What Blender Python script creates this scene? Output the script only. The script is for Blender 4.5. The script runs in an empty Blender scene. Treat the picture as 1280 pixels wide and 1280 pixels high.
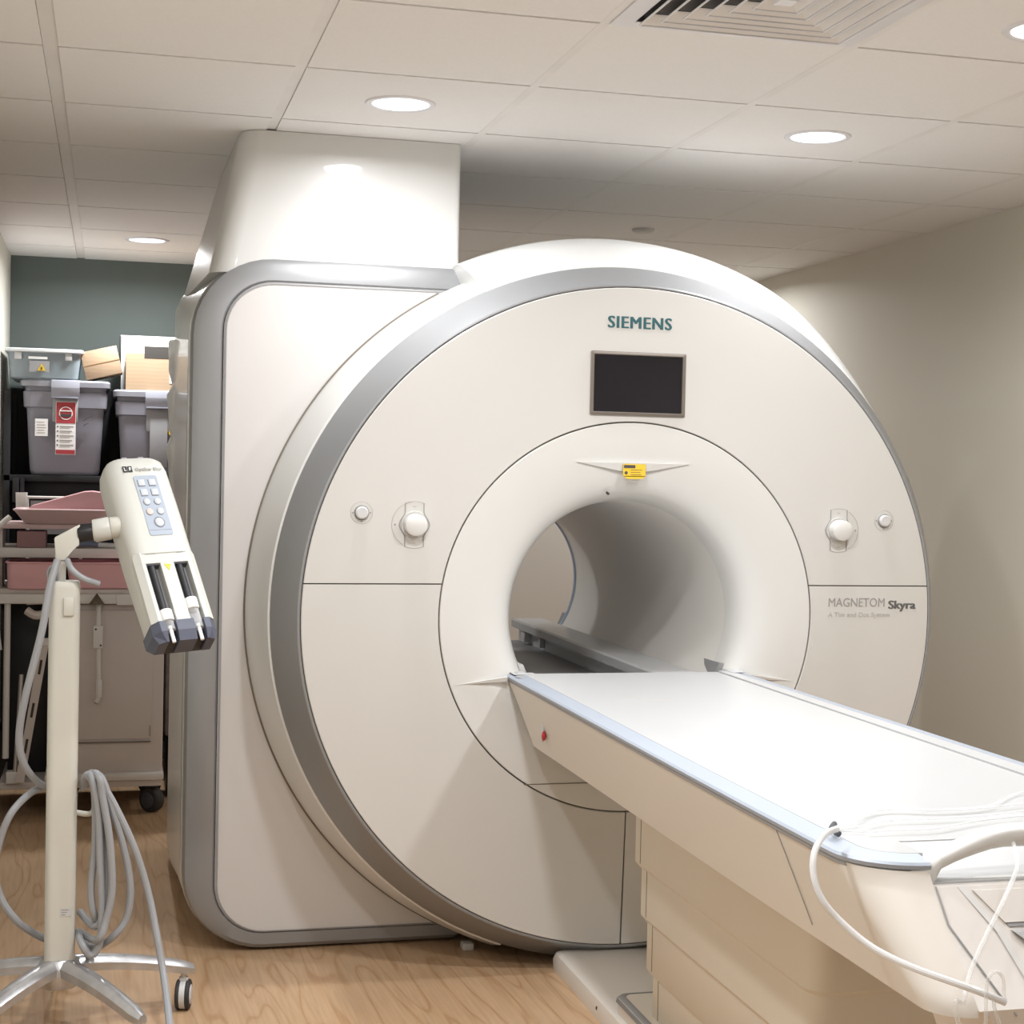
import bpy, bmesh, math, random
from mathutils import Vector, Matrix
from math import sin, cos, pi, radians as R, hypot, asin, atan2, sqrt
random.seed(4)
sc = bpy.context.scene
col = sc.collection

# ------------------------------------------------------------------ camera
CAM = Vector((-1.471, -4.45, 1.46)); FPX = 1984.0
TH, PT, RL = R(14.2), R(-1.33), R(1.226)
F_ = Vector((sin(TH)*cos(PT), cos(TH)*cos(PT), sin(PT)))
R0 = Vector((cos(TH), -sin(TH), 0)); U0 = R0.cross(F_)
R_ = R0*cos(RL) + U0*sin(RL); U_ = -R0*sin(RL) + U0*cos(RL)
cd = bpy.data.cameras.new('camera'); cam = bpy.data.objects.new('camera', cd); col.objects.link(cam)
cam.matrix_world = Matrix(((R_.x, U_.x, -F_.x, CAM.x), (R_.y, U_.y, -F_.y, CAM.y), (R_.z, U_.z, -F_.z, CAM.z), (0, 0, 0, 1)))
cd.sensor_fit = 'HORIZONTAL'; cd.sensor_width = 36; cd.lens = 36*FPX/1280; cd.clip_start = .05
sc.camera = cam

def at(u, v, axis, val):
    """the point of the plane (axis = val) seen at photo position u, v"""
    d = F_*FPX + R_*(u-640) - U_*(v-640)
    return CAM + d*((val-CAM[axis])/d[axis])
Y = lambda u, v, y: at(u, v, 1, y)

# ------------------------------------------------------------------ materials
def lin(c):
    return tuple(((x/255)/12.92 if x/255 <= .04045 else ((x/255+.055)/1.055)**2.4) for x in c) + (1,)
def mat(name, rgb, rough=.5, metal=0, var=.03, scale=6, bump=0, bscale=80, spec=.5, emit=None, trans=0, alpha=1, coat=0, rvar=0):
    m = bpy.data.materials.new(name); m.use_nodes = True
    nt = m.node_tree; b = nt.nodes['Principled BSDF']; L = nt.links
    b.inputs['Roughness'].default_value = rough; b.inputs['Metallic'].default_value = metal
    b.inputs['Specular IOR Level'].default_value = spec
    b.inputs['Coat Weight'].default_value = coat
    b.inputs['Transmission Weight'].default_value = trans; b.inputs['Alpha'].default_value = alpha
    tc = nt.nodes.new('ShaderNodeTexCoord')
    n = nt.nodes.new('ShaderNodeTexNoise'); n.inputs['Scale'].default_value = scale; n.inputs['Detail'].default_value = 4
    L.new(tc.outputs['Object'], n.inputs['Vector'])
    r = nt.nodes.new('ShaderNodeValToRGB'); c = lin(rgb)
    r.color_ramp.elements[0].position = .3; r.color_ramp.elements[1].position = .7
    r.color_ramp.elements[0].color = tuple(x*(1-var) for x in c[:3]) + (1,)
    r.color_ramp.elements[1].color = tuple(min(1, x*(1+var)) for x in c[:3]) + (1,)
    L.new(n.outputs['Fac'], r.inputs['Fac']); L.new(r.outputs['Color'], b.inputs['Base Color'])
    if bump:
        n2 = nt.nodes.new('ShaderNodeTexNoise'); n2.inputs['Scale'].default_value = bscale; n2.inputs['Detail'].default_value = 3
        L.new(tc.outputs['Object'], n2.inputs['Vector'])
        bp = nt.nodes.new('ShaderNodeBump'); bp.inputs['Strength'].default_value = bump; bp.inputs['Distance'].default_value = .004
        L.new(n2.outputs['Fac'], bp.inputs['Height']); L.new(bp.outputs['Normal'], b.inputs['Normal'])
    if emit:
        b.inputs['Emission Color'].default_value = lin(emit[0]); b.inputs['Emission Strength'].default_value = emit[1]
    return m

M = {}
M['shell'] = mat('white_shell', (203, 201, 197), .38, var=.012, scale=2, coat=.15)
M['ringw'] = mat('funnel_white', (212, 211, 208), .33, var=.01, scale=2, coat=.2)
M['rimw'] = mat('rim_white', (216, 216, 214), .35, var=.01, scale=2, coat=.2)
M['silver'] = mat('silver_lacquer', (150, 151, 153), .38, metal=.35, var=.02, scale=3)
M['tsilver'] = mat('pale_silver_rail', (164, 172, 184), .45, metal=.2, var=.02, scale=3)
M['seam'] = mat('seam_grey', (120, 112, 102), .8)  # plain grey of joints, gasket and panel backing
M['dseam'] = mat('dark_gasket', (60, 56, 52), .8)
M['boremat'] = mat('bore_liner', (234, 231, 226), .42, var=.01, scale=2)
M['grey'] = mat('grey_plastic', (150, 150, 152), .5)
M['lgrey'] = mat('light_grey_plastic', (200, 200, 200), .45)
M['black'] = mat('black_plastic', (28, 28, 32), .45, var=.1)
M['rack'] = mat('black_powder_coat', (24, 24, 28), .55, var=.1)
M['darkgrey'] = mat('dark_grey_plastic', (72, 74, 82), .45)
M['screen'] = mat('screen_glass', (34, 33, 38), .12, var=.05)
M['bezel'] = mat('brown_grey_bezel', (120, 112, 104), .4, metal=.3)
M['teal'] = mat('teal_print', (38, 92, 98), .5)
M['print'] = mat('grey_print', (150, 148, 146), .5)
M['printd'] = mat('dark_grey_print', (98, 98, 98), .5)
M['printl'] = mat('faint_grey_print', (182, 178, 172), .5)
M['yellow'] = mat('yellow_label', (226, 190, 52), .5)
M['bed'] = mat('table_white', (186, 187, 188), .35, var=.008, coat=.2)
M['bedside'] = mat('table_side_ivory', (220, 214, 206), .42, var=.012, scale=2)
M['pedestal'] = mat('pedestal_ivory', (222, 214, 200), .45, var=.012, scale=2)
M['red'] = mat('red_button', (170, 40, 45), .4)
M['alu'] = mat('cast_aluminium', (188, 188, 190), .32, metal=.75, var=.12, scale=25, bump=.1)
M['cream'] = mat('cream_plastic', (204, 202, 193), .42, var=.012)
M['creamh'] = mat('injector_white', (200, 200, 194), .38, var=.012, coat=.15)
M['cable'] = mat('grey_cable', (152, 154, 158), .5)
M['rubber'] = mat('dark_rubber', (48, 46, 46), .7, var=.1)
M['keypad'] = mat('keypad_grey', (160, 170, 184), .5)
M['button'] = mat('button_grey', (190, 194, 200), .45)
M['buttonrim'] = mat('button_rim', (120, 124, 130), .5)
M['pinkb'] = mat('pale_pink_button', (226, 190, 180), .5)
M['nose'] = mat('slate_nose', (78, 82, 98), .4, var=.06)
M['pink'] = mat('pink_plastic', (228, 176, 182), .45, var=.03)
M['pinkg'] = mat('dusty_pink_plastic', (206, 180, 180), .5, var=.03)
M['cart'] = mat('cart_beige', (210, 199, 193), .5, var=.02)
M['cartl'] = mat('cart_light', (224, 219, 214), .5, var=.02)
M['bin'] = mat('grey_tote', (140, 140, 150), .45, var=.04)
M['binlid'] = mat('grey_tote_lid', (160, 162, 172), .4, var=.04)
M['white'] = mat('white_card', (238, 238, 236), .6)
M['labelred'] = mat('label_red', (168, 60, 66), .5)
M['ink'] = mat('ink', (70, 66, 70), .6)
M['olive'] = mat('olive_brown', (96, 86, 66), .6)
M['bluegrey'] = mat('blue_grey_plastic', (104, 116, 136), .5)
M['chrome'] = mat('chrome', (205, 205, 208), .2, metal=.9)
M['clearbox'] = mat('clear_polypropylene', (176, 190, 198), .25, alpha=.62)
M['tileceil'] = mat('acoustic_tile', (236, 235, 234), .9, var=.015, scale=120, bump=.12, bscale=400)
M['tbar'] = mat('tbar_white', (232, 230, 228), .6)
M['lightlens'] = mat('light_lens', (240, 242, 250), .5, emit=((240, 244, 255), 1.6))
M['trim'] = mat('light_trim_white', (228, 228, 232), .4)
M['ventdark'] = mat('duct_dark', (90, 88, 88), .8)

def cardboard():
    m = mat('cardboard', (182, 156, 128), .8, var=.05, scale=4)
    nt = m.node_tree; L = nt.links; b = nt.nodes['Principled BSDF']
    w = nt.nodes.new('ShaderNodeTexWave'); w.bands_direction = 'Z'; w.inputs['Scale'].default_value = 18
    w.inputs['Distortion'].default_value = 2.5; w.inputs['Detail'].default_value = 2; w.inputs['Detail Scale'].default_value = .6
    tc = [n for n in nt.nodes if n.type == 'TEX_COORD'][0]; L.new(tc.outputs['Object'], w.inputs['Vector'])
    mx = nt.nodes.new('ShaderNodeMix'); mx.data_type = 'RGBA'; mx.inputs[0].default_value = .06
    r = [n for n in nt.nodes if n.type == 'VALTORGB'][0]
    L.new(r.outputs['Color'], mx.inputs[6]); L.new(w.outputs['Color'], mx.inputs[7]); mx.blend_type = 'MULTIPLY'
    L.new(mx.outputs[2], b.inputs['Base Color'])
    return m
M['cardboard'] = cardboard()

def clear_tube():
    m = bpy.data.materials.new('clear_vinyl'); m.use_nodes = True; nt = m.node_tree; L = nt.links
    b = nt.nodes['Principled BSDF']; b.inputs['Base Color'].default_value = (.9, .91, .92, 1); b.inputs['Roughness'].default_value = .08
    t = nt.nodes.new('ShaderNodeBsdfTransparent'); mx = nt.nodes.new('ShaderNodeMixShader')
    fr = nt.nodes.new('ShaderNodeLayerWeight'); fr.inputs['Blend'].default_value = .35
    rp = nt.nodes.new('ShaderNodeValToRGB'); rp.color_ramp.elements[0].color = (.18,)*3 + (1,); rp.color_ramp.elements[1].color = (.85,)*3 + (1,)
    n = nt.nodes.new('ShaderNodeTexNoise'); n.inputs['Scale'].default_value = 30
    L.new(fr.outputs['Facing'], rp.inputs['Fac']); L.new(rp.outputs['Color'], mx.inputs['Fac'])
    L.new(t.outputs[0], mx.inputs[1]); L.new(b.outputs[0], mx.inputs[2]); L.new(mx.outputs[0], nt.nodes['Material Output'].inputs['Surface'])
    return m
M['clear'] = clear_tube()
M['milky'] = mat('milky_vinyl_tube', (226, 226, 226), .15, alpha=.8)

def floor_mat():
    m = bpy.data.materials.new('wood_look_vinyl'); m.use_nodes = True; nt = m.node_tree; L = nt.links; N = nt.nodes
    b = N['Principled BSDF']; b.inputs['Roughness'].default_value = .34
    tc = N.new('ShaderNodeTexCoord'); mp = N.new('ShaderNodeMapping'); mp.inputs['Rotation'].default_value = (0, 0, R(-2)); L.new(tc.outputs['Object'], mp.inputs['Vector'])
    st = N.new('ShaderNodeMapping'); st.inputs['Scale'].default_value = (7.5, 1.0, 1); L.new(mp.outputs[0], st.inputs['Vector'])
    n1 = N.new('ShaderNodeTexNoise'); n1.inputs['Scale'].default_value = 1.0; n1.inputs['Detail'].default_value = 1.5; n1.inputs['Roughness'].default_value = .4
    L.new(st.outputs[0], n1.inputs['Vector'])
    mul = N.new('ShaderNodeMath'); mul.operation = 'MULTIPLY'; mul.inputs[1].default_value = 52; L.new(n1.outputs['Fac'], mul.inputs[0])
    sn = N.new('ShaderNodeMath'); sn.operation = 'SINE'; L.new(mul.outputs[0], sn.inputs[0])
    rp = N.new('ShaderNodeValToRGB'); L.new(sn.outputs[0], rp.inputs['Fac'])
    rp.color_ramp.elements[0].position = 0; rp.color_ramp.elements[0].color = lin((198, 166, 132)); rp.color_ramp.elements[1].position = 1; rp.color_ramp.elements[1].color = lin((182, 146, 110))
    e = rp.color_ramp.elements.new(.82); e.color = lin((195, 161, 126))
    s2 = N.new('ShaderNodeMapping'); s2.inputs['Scale'].default_value = (90, 4, 1); L.new(mp.outputs[0], s2.inputs['Vector'])
    n2 = N.new('ShaderNodeTexNoise'); n2.inputs['Scale'].default_value = 1.0; n2.inputs['Detail'].default_value = 4; L.new(s2.outputs[0], n2.inputs['Vector'])
    r2 = N.new('ShaderNodeValToRGB'); r2.color_ramp.elements[0].position = .3; r2.color_ramp.elements[0].color = (.8, .78, .76, 1); r2.color_ramp.elements[1].position = .62; r2.color_ramp.elements[1].color = (1, 1, 1, 1)
    L.new(n2.outputs['Fac'], r2.inputs['Fac'])
    mx = N.new('ShaderNodeMix'); mx.data_type = 'RGBA'; mx.blend_type = 'MULTIPLY'; mx.inputs[0].default_value = .8
    L.new(rp.outputs[0], mx.inputs[6]); L.new(r2.outputs[0], mx.inputs[7])
    n3 = N.new('ShaderNodeTexNoise'); n3.inputs['Scale'].default_value = 1.3; n3.inputs['Detail'].default_value = 2; L.new(mp.outputs[0], n3.inputs['Vector'])
    r3 = N.new('ShaderNodeValToRGB'); r3.color_ramp.elements[0].color = (.86, .84, .82, 1); r3.color_ramp.elements[1].color = (1.0, 1.0, 1.0, 1); r3.color_ramp.elements[0].position = .3; r3.color_ramp.elements[1].position = .65
    L.new(n3.outputs['Fac'], r3.inputs['Fac'])
    m2 = N.new('ShaderNodeMix'); m2.data_type = 'RGBA'; m2.blend_type = 'MULTIPLY'; m2.inputs[0].default_value = 1
    L.new(mx.outputs[2], m2.inputs[6]); L.new(r3.outputs[0], m2.inputs[7]); L.new(m2.outputs[2], b.inputs['Base Color'])
    return m

def dot_panel():
    """fine perforated weave of the grey side panel"""
    m = mat('dotted_panel', (210, 207, 205), .5, var=.01, scale=2)
    nt = m.node_tree; L = nt.links; b = nt.nodes['Principled BSDF']; tc = [n for n in nt.nodes if n.type == 'TEX_COORD'][0]
    v = nt.nodes.new('ShaderNodeTexVoronoi'); v.inputs['Scale'].default_value = 110; v.inputs['Randomness'].default_value = 0
    L.new(tc.outputs['Object'], v.inputs['Vector'])
    r = nt.nodes.new('ShaderNodeValToRGB'); r.color_ramp.elements[0].position = .2; r.color_ramp.elements[0].color = (.86,)*3 + (1,); r.color_ramp.elements[1].position = .4; r.color_ramp.elements[1].color = (1,)*3 + (1,)
    L.new(v.outputs['Distance'], r.inputs['Fac'])
    mx = nt.nodes.new('ShaderNodeMix'); mx.data_type = 'RGBA'; mx.blend_type = 'MULTIPLY'; mx.inputs[0].default_value = .7
    r0 = [n for n in nt.nodes if n.type == 'VALTORGB' and n != r][0]
    L.new(r0.outputs[0], mx.inputs[6]); L.new(r.outputs[0], mx.inputs[7]); L.new(mx.outputs[2], b.inputs['Base Color'])
    return m
M['dots'] = dot_panel()

def back_wall_mat():
    """dark green-grey accent paint left of the scanner, beige paint right of x = -0.45"""
    m = bpy.data.materials.new('back_wall_paint'); m.use_nodes = True; nt = m.node_tree; L = nt.links; N = nt.nodes
    b = N['Principled BSDF']; b.inputs['Roughness'].default_value = .7
    tc = N.new('ShaderNodeTexCoord'); sp = N.new('ShaderNodeSeparateXYZ'); L.new(tc.outputs['Object'], sp.inputs[0])
    g = N.new('ShaderNodeMath'); g.operation = 'GREATER_THAN'; g.inputs[1].default_value = -.45; L.new(sp.outputs[0], g.inputs[0])
    n = N.new('ShaderNodeTexNoise'); n.inputs['Scale'].default_value = 3; L.new(tc.outputs['Object'], n.inputs['Vector'])
    r = N.new('ShaderNodeValToRGB'); r.color_ramp.elements[0].color = lin((94, 104, 101)); r.color_ramp.elements[1].color = lin((104, 113, 110)); L.new(n.outputs['Fac'], r.inputs['Fac'])
    mx = N.new('ShaderNodeMix'); mx.data_type = 'RGBA'; L.new(g.outputs[0], mx.inputs[0]); L.new(r.outputs[0], mx.inputs[6]); mx.inputs[7].default_value = lin((204, 198, 190))
    L.new(mx.outputs[2], b.inputs['Base Color'])
    return m

# ------------------------------------------------------------------ mesh builder
class MB:
    def __init__(s, xf=None):
        s.bm = bmesh.new(); s.xf = xf
    def grid(s, *a, **k): s.vgrid(*a, **k); return s
    def vgrid(s, rows, closed_u=False, closed_v=False):
        bm = s.bm
        V = [[bm.verts.new(p) for p in r] for r in rows]
        n, m = len(V), len(V[0])
        for i in range(n if closed_u else n-1):
            for j in range(m if closed_v else m-1):
                q = [V[i][j], V[i][(j+1) % m], V[(i+1) % n][(j+1) % m], V[(i+1) % n][j]]
                q2 = []
                for v in q:
                    if v not in q2: q2.append(v)
                if len(q2) > 2:
                    try: bm.faces.new(q2)
                    except ValueError: pass
        return V
    def face(s, vs):
        try: s.bm.faces.new(vs)
        except ValueError: pass
    def box(s, a, b, bev=0, seg=2):
        x0, x1 = sorted((a[0], b[0])); y0, y1 = sorted((a[1], b[1])); z0, z1 = sorted((a[2], b[2]))
        t = bmesh.new(); v = [t.verts.new((x, y, z)) for x in (x0, x1) for y in (y0, y1) for z in (z0, z1)]
        for f in ((0, 1, 3, 2), (4, 6, 7, 5), (0, 4, 5, 1), (2, 3, 7, 6), (0, 2, 6, 4), (1, 5, 7, 3)): t.faces.new([v[i] for i in f])
        if bev: bmesh.ops.bevel(t, geom=t.edges[:], offset=min(bev, .49*min(x1-x0, y1-y0, z1-z0)), segments=seg, profile=.5, affect='EDGES')
        s.merge(t); return s
    def merge(s, t, mtx=None):
        if mtx: bmesh.ops.transform(t, matrix=mtx, verts=t.verts)
        mp = {v: s.bm.verts.new(v.co) for v in t.verts}
        for f in t.faces:
            try: s.bm.faces.new([mp[v] for v in f.verts])
            except ValueError: pass
        t.free()
    def prism(s, poly, h0, h1, axis='y', bev=0):
        """polygon of 2D points extruded along an axis; 2D = the other two axes in order"""
        t = bmesh.new()
        def P(p, h): return {'x': (h, p[0], p[1]), 'y': (p[0], h, p[1]), 'z': (p[0], p[1], h)}[axis]
        a = [t.verts.new(P(p, h0)) for p in poly]; b = [t.verts.new(P(p, h1)) for p in poly]; n = len(poly)
        t.faces.new(a); t.faces.new(b[::-1])
        for i in range(n): t.faces.new([a[i], b[i], b[(i+1) % n], a[(i+1) % n]])
        if bev:
            es = [e for e in t.edges if e.calc_face_angle(0) > .5] if False else t.edges[:]
            bmesh.ops.bevel(t, geom=es, offset=bev, segments=2, profile=.5, affect='EDGES')
        s.merge(t); return s
    def loft(s, secs, cap=True):
        V = s.vgrid(secs, closed_v=True)
        if cap: s.face(V[0]); s.face(V[-1][::-1])
        return s
    def cyl(s, p, q, r0, r1=None, n=24, bev=0):
        r1 = r0 if r1 is None else r1
        p, q = Vector(p), Vector(q); d = (q-p); L_ = d.length; d.normalize()
        a = d.orthogonal().normalized(); b = d.cross(a)
        prof = [(0, r0), (L_, r1)]
        if bev: prof = [(0, r0-bev), (bev*.3, r0-bev*.3), (bev, r0), (L_-bev, r1), (L_-bev*.3, r1-bev*.3), (L_, r1-bev)]
        s.loft([[p + d*h + (a*cos(t) + b*sin(t))*r for t in [2*pi*k/n for k in range(n)]] for h, r in prof]); return s
    def tube(s, pts, r, n=10, smooth=True, sub=6, cap=True):
        pts = [Vector(p) for p in pts]
        if smooth and len(pts) > 2:
            o = []
            for i in range(len(pts)-1):
                p0 = pts[max(i-1, 0)]; p1 = pts[i]; p2 = pts[i+1]; p3 = pts[min(i+2, len(pts)-1)]
                for k in range(sub):
                    t = k/sub
                    o.append(.5*((2*p1) + (p2-p0)*t + (2*p0-5*p1+4*p2-p3)*t*t + (3*p1-p0-3*p2+p3)*t**3))
            o.append(pts[-1]); pts = o
        rr = r if callable(r) else (lambda t: r)
        secs = []; nrm = None
        for i, p in enumerate(pts):
            d = (pts[min(i+1, len(pts)-1)] - pts[max(i-1, 0)]).normalized()
            if nrm is None: nrm = d.orthogonal().normalized()
            nrm = (nrm - d*nrm.dot(d)).normalized(); b = d.cross(nrm); q = rr(i/(len(pts)-1))
            secs.append([p + (nrm*cos(t) + b*sin(t))*q for t in [2*pi*k/n for k in range(n)]])
        s.loft(secs, cap); return s
    def lathe(s, prof, c=(0, 0), a0=0, a1=360, n=128, closed=False, axis='y'):
        """prof = list of (radius, y); turned about the y axis through x, z = c (or the z axis through x, y = c)"""
        full = abs(a1-a0) >= 359.9; k = n if full else n+1
        rows = []
        for i in range(k):
            t = R(a0 + (a1-a0)*i/n)
            if axis == 'y': rows.append([(c[0] + r*cos(t), h, c[1] + r*sin(t)) for r, h in prof])
            else: rows.append([(c[0] + r*cos(t), c[1] + r*sin(t), h) for r, h in prof])
        V = s.vgrid(rows, closed_u=full, closed_v=closed)
        if closed and not full: s.face(V[0]); s.face(V[-1][::-1])
        return s
    def ball(s, c, r, sx=1, sy=1, sz=1, u=16, v=10):
        t = bmesh.new(); bmesh.ops.create_uvsphere(t, u_segments=u, v_segments=v, radius=r)
        s.merge(t, Matrix.Translation(c) @ Matrix.Diagonal((sx, sy, sz, 1))); return s
    def build(s, name, m, parent=None, smooth=35, xf=None):
        bm = s.bm; xf = xf or s.xf
        if xf: bmesh.ops.transform(bm, matrix=xf, verts=bm.verts)
        bmesh.ops.remove_doubles(bm, verts=bm.verts, dist=1e-6)
        bmesh.ops.recalc_face_normals(bm, faces=bm.faces)
        o_ = parent_world(parent)
        me = bpy.data.meshes.new(name)
        if o_ is not None: bmesh.ops.translate(bm, vec=-o_, verts=bm.verts)
        bm.to_mesh(me); bm.free()
        if smooth:
            me.polygons.foreach_set('use_smooth', [True]*len(me.polygons)); me.set_sharp_from_angle(angle=R(smooth))
        me.materials.append(M[m] if isinstance(m, str) else m)
        o = bpy.data.objects.new(name, me); col.objects.link(o)
        if parent is not None: o.parent = parent
        return o

def parent_world(p):
    if p is None: return None
    v = Vector(p.location)
    while p.parent is not None: p = p.parent; v += Vector(p.location)
    return v
def tag(o, label=None, cat=None, group=None, kind=None):
    if label: o['label'] = label
    if cat: o['category'] = cat
    if group: o['group'] = group
    if kind: o['kind'] = kind
    return o
def thing(name, loc, label, cat, group=None):
    o = bpy.data.objects.new(name, None); col.objects.link(o); o.location = loc; o.empty_display_size = .1
    return tag(o, label, cat, group)
def rrect(x0, x1, z0, z1, r, n=8):
    """rounded rectangle; r = one radius or four (bottom-left, bottom-right, top-right, top-left)"""
    rs = (r,)*4 if not isinstance(r, (tuple, list)) else r
    o = []
    for (cx, cz, a, q) in ((x0, z0, 180, 0), (x1, z0, 270, 1), (x1, z1, 0, 2), (x0, z1, 90, 3)):
        q = max(rs[q], 1e-4); sx = 1 if cx == x0 else -1; sz = 1 if cz == z0 else -1
        for k in range(n+1):
            t = R(a + 90*k/n); o.append((cx + sx*q + q*cos(t), cz + sz*q + q*sin(t)))
    return o
def text(name, body, width, loc, m, parent, rot=(pi/2, 0, 0), height=None, bold=0, align='LEFT', xf=None, depth=.0005, fat=0, space=1):
    cu = bpy.data.curves.new(name, 'FONT'); cu.body = body; cu.size = 1; cu.align_x = align; cu.extrude = .002; cu.offset = bold; cu.resolution_u = 3; cu.space_character = space
    t = bpy.data.objects.new(name + '_curve', cu); col.objects.link(t); bpy.context.view_layer.update()
    me = bpy.data.meshes.new_from_object(t.evaluated_get(bpy.context.evaluated_depsgraph_get()))
    bpy.data.objects.remove(t); bpy.data.curves.remove(cu)
    xs = [v.co.x for v in me.vertices]; ys = [v.co.y for v in me.vertices]; w = max(xs)-min(xs); h = max(ys)-min(ys)
    sx = width/w; sy = (height/h) if height else sx
    from mathutils import Euler
    if fat:
        b2 = bmesh.new()
        for k in range(-2, 3):
            t2 = me.copy(); t2.transform(Matrix.Translation((fat*k/2, 0, .0008*k))); b2.from_mesh(t2); bpy.data.meshes.remove(t2)
        b2.to_mesh(me); b2.free()
    mt = (xf or Matrix.Identity(4)) @ Matrix.Translation(loc) @ Euler(rot).to_matrix().to_4x4() @ Matrix.Diagonal((sx, sy, depth/.002, 1))
    me.transform(mt)
    o_ = parent_world(parent)
    if o_ is not None: me.transform(Matrix.Translation(-o_))
    me.name = name; me.materials.clear(); me.materials.append(M[m])
    o = bpy.data.objects.new(name, me); col.objects.link(o); o.parent = parent
    return o

# ------------------------------------------------------------------ room
XL, XR, YB, YF, ZC = -1.96, 1.725, 3.68, -5.6, 2.48
def struct(name, mb, m): return tag(mb.build(name, m, smooth=0), kind='structure')
struct('floor', MB().box((XL-.1, YF-.1, -.1), (XR+.1, YB+.1, 0)), floor_mat())
wallm = mat('beige_wall_paint', (222, 217, 204), .6, var=.012, scale=1.5, bump=.04, bscale=300)
walll = mat('left_wall_paint', (212, 210, 200), .6, var=.012, scale=1.5)
struct('wall_left', MB().box((XL-.1, YF-.1, 0), (XL, YB+.1, ZC+.1)), walll)
struct('wall_right', MB().box((XR, YF-.1, 0), (XR+.1, YB+.1, ZC+.1)), wallm)
struct('wall_back', MB().box((XL, YB, 0), (XR, YB+.1, ZC+.1)), back_wall_mat())
struct('wall_front', MB().box((XL, YF-.1, 0), (XR, YF, ZC+.1)), wallm)
GX = [-1.63, -1.02, -.41, .20, .81, 1.42]; GX0 = [XL] + GX + [XR]
GY = [-1.01 + .61*k for k in range(-8, 8)]; GY = [g for g in GY if YF+.05 < g < YB-.03]; GY0 = [YF] + GY + [YB]
gw = {-1.63: .019, -1.02: .015}
t = MB(); hx = lambda g: gw.get(g, .0115) if g not in (XL, XR) else 0
LIGHTS = [(-.71, -.09), (.54, -.09), (-.71, -1.28), (.54, -1.28), (-.71, -2.5), (.54, -2.5), (-.71, -3.72), (.54, -3.72), (-1.33, 2.89), (1.2, 2.89), (-1.33, -2.0), (-1.33, -3.9)]  # last two are unseen lamps, added to raise the ambient light
VENT = (-.41, .20, -1.62, -1.01)
for i in range(len(GX0)-1):
    for j in range(len(GY0)-1):
        a, b = GX0[i]+hx(GX0[i]), GX0[i+1]-hx(GX0[i+1]); c, d = GY0[j]+(.0065 if j else 0), GY0[j+1]-(.0065 if j < len(GY0)-2 else 0)
        if abs(GX0[i]-VENT[0]) < .01 and abs(GY0[j]-VENT[2]) < .02: continue
        t.box((a, c, ZC), (b, d, ZC+.02))
ceil = struct('ceiling', t, 'tileceil')
g = MB(); g.box((XL, YF, ZC+.012), (XR, YB, ZC+.03)); 
gg = g.build('ceiling_grid', 'tbar', ceil, smooth=0)
em = MB()
for gx in GX:
    h_ = gw.get(gx, .0125); em.box((gx-h_+.001, YF, ZC+(-.0006 if gx not in gw else .004)), (gx+h_-.001, YB, ZC+.012))
em.build('grid_runner', 'tbar', ceil, smooth=0)

# ------------------------------------------------------------------ ceiling fittings
names = {0: 'round recessed ceiling light just left of centre, above the scanner turret', 1: 'round recessed ceiling light above the right half of the scanner ring',
         8: 'small bright round ceiling light at the back left, near the dark green wall', 3: 'round recessed ceiling light cut by the right edge, beside the air vent'}
for i, (x, y) in enumerate(LIGHTS):
    l = thing('recessed_light', (x, y, ZC), names.get(i, 'round recessed ceiling light out of view'), 'ceiling light', 'round recessed ceiling lights')
    MB().lathe([(.078, ZC-.001), (.084, ZC-.005), (.096, ZC-.004), (.099, ZC), (.078, ZC)], (x, y), closed=True, axis='z', n=48).build('trim_ring', 'trim', l)
    MB().cyl((x, y, ZC-.002), (x, y, ZC+.004), .08, n=48).build('lens', 'lightlens', l)
    ld = bpy.data.lights.new('downlight', 'AREA'); ld.shape = 'DISK'; ld.size = .15; ld.energy = (8.5, 8.5, 17, 18, 5, 6, 3.5, 3.5, 18, 12, 15, 6)[i]; ld.color = (.975, .985, 1); ld.spread = R(168)
    lo = bpy.data.objects.new('downlight', ld); col.objects.link(lo); lo.location = (0, 0, -.008); lo.parent = l
d = thing('smoke_detector', (.63, 1.76, ZC), 'small white round disc on the ceiling behind the scanner ring', 'detector')
MB().lathe([(0, ZC-.014), (.036, ZC-.014), (.045, ZC-.008), (.047, ZC)], (.63, 1.76), axis='z', n=32).build('cover', 'lgrey', d)
v = thing('air_vent', (-.105, -1.315, ZC), 'square white ceiling air vent with nested louvres at the top of the photo', 'air vent')
x0, x1, y0, y1 = VENT; x0 += .012; x1 -= .012; y0 += .006; y1 -= .006
def square_ring(mb, ia, oa, zi, zo, th=.003):
    """sloped square louvre: inset ia at height zi up to inset oa at height zo"""
    def ring(i, z): return [(x0+i, y0+i, z), (x1-i, y0+i, z), (x1-i, y1-i, z), (x0+i, y1-i, z)]
    mb.grid([ring(oa, zo), ring(ia, zi), ring(ia-th, zi-.002), ring(oa-th, zo-.002)], closed_u=True, closed_v=True)
square_ring(f := MB(), .045, .0, ZC-.004, ZC-.001); f.build('vent_frame', 'trim', v, smooth=0)
for k in range(6):
    i_ = .052 + k*.038; f = MB(); square_ring(f, i_, i_+.026, ZC-.013, ZC+.006, .002); f = f.build('louvre', 'tbar', v, smooth=0)
    MB().tube([(x0+i_, y0+i_, ZC-.0135), (x1-i_, y0+i_, ZC-.0135), (x1-i_, y1-i_, ZC-.0135), (x0+i_, y1-i_, ZC-.0135), (x0+i_, y0+i_, ZC-.0135)], .0028, n=6, smooth=False).build('louvre_lip', 'trim', f)
MB().box((-.125, -1.335, ZC-.012), (-.085, -1.295, ZC-.008)).build('centre_plate', 'trim', v, smooth=0)
MB().box((x0, y0, ZC+.008), (x1, y1, ZC+.0115)).build('duct_plate', 'ventdark', v, smooth=0)

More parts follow.
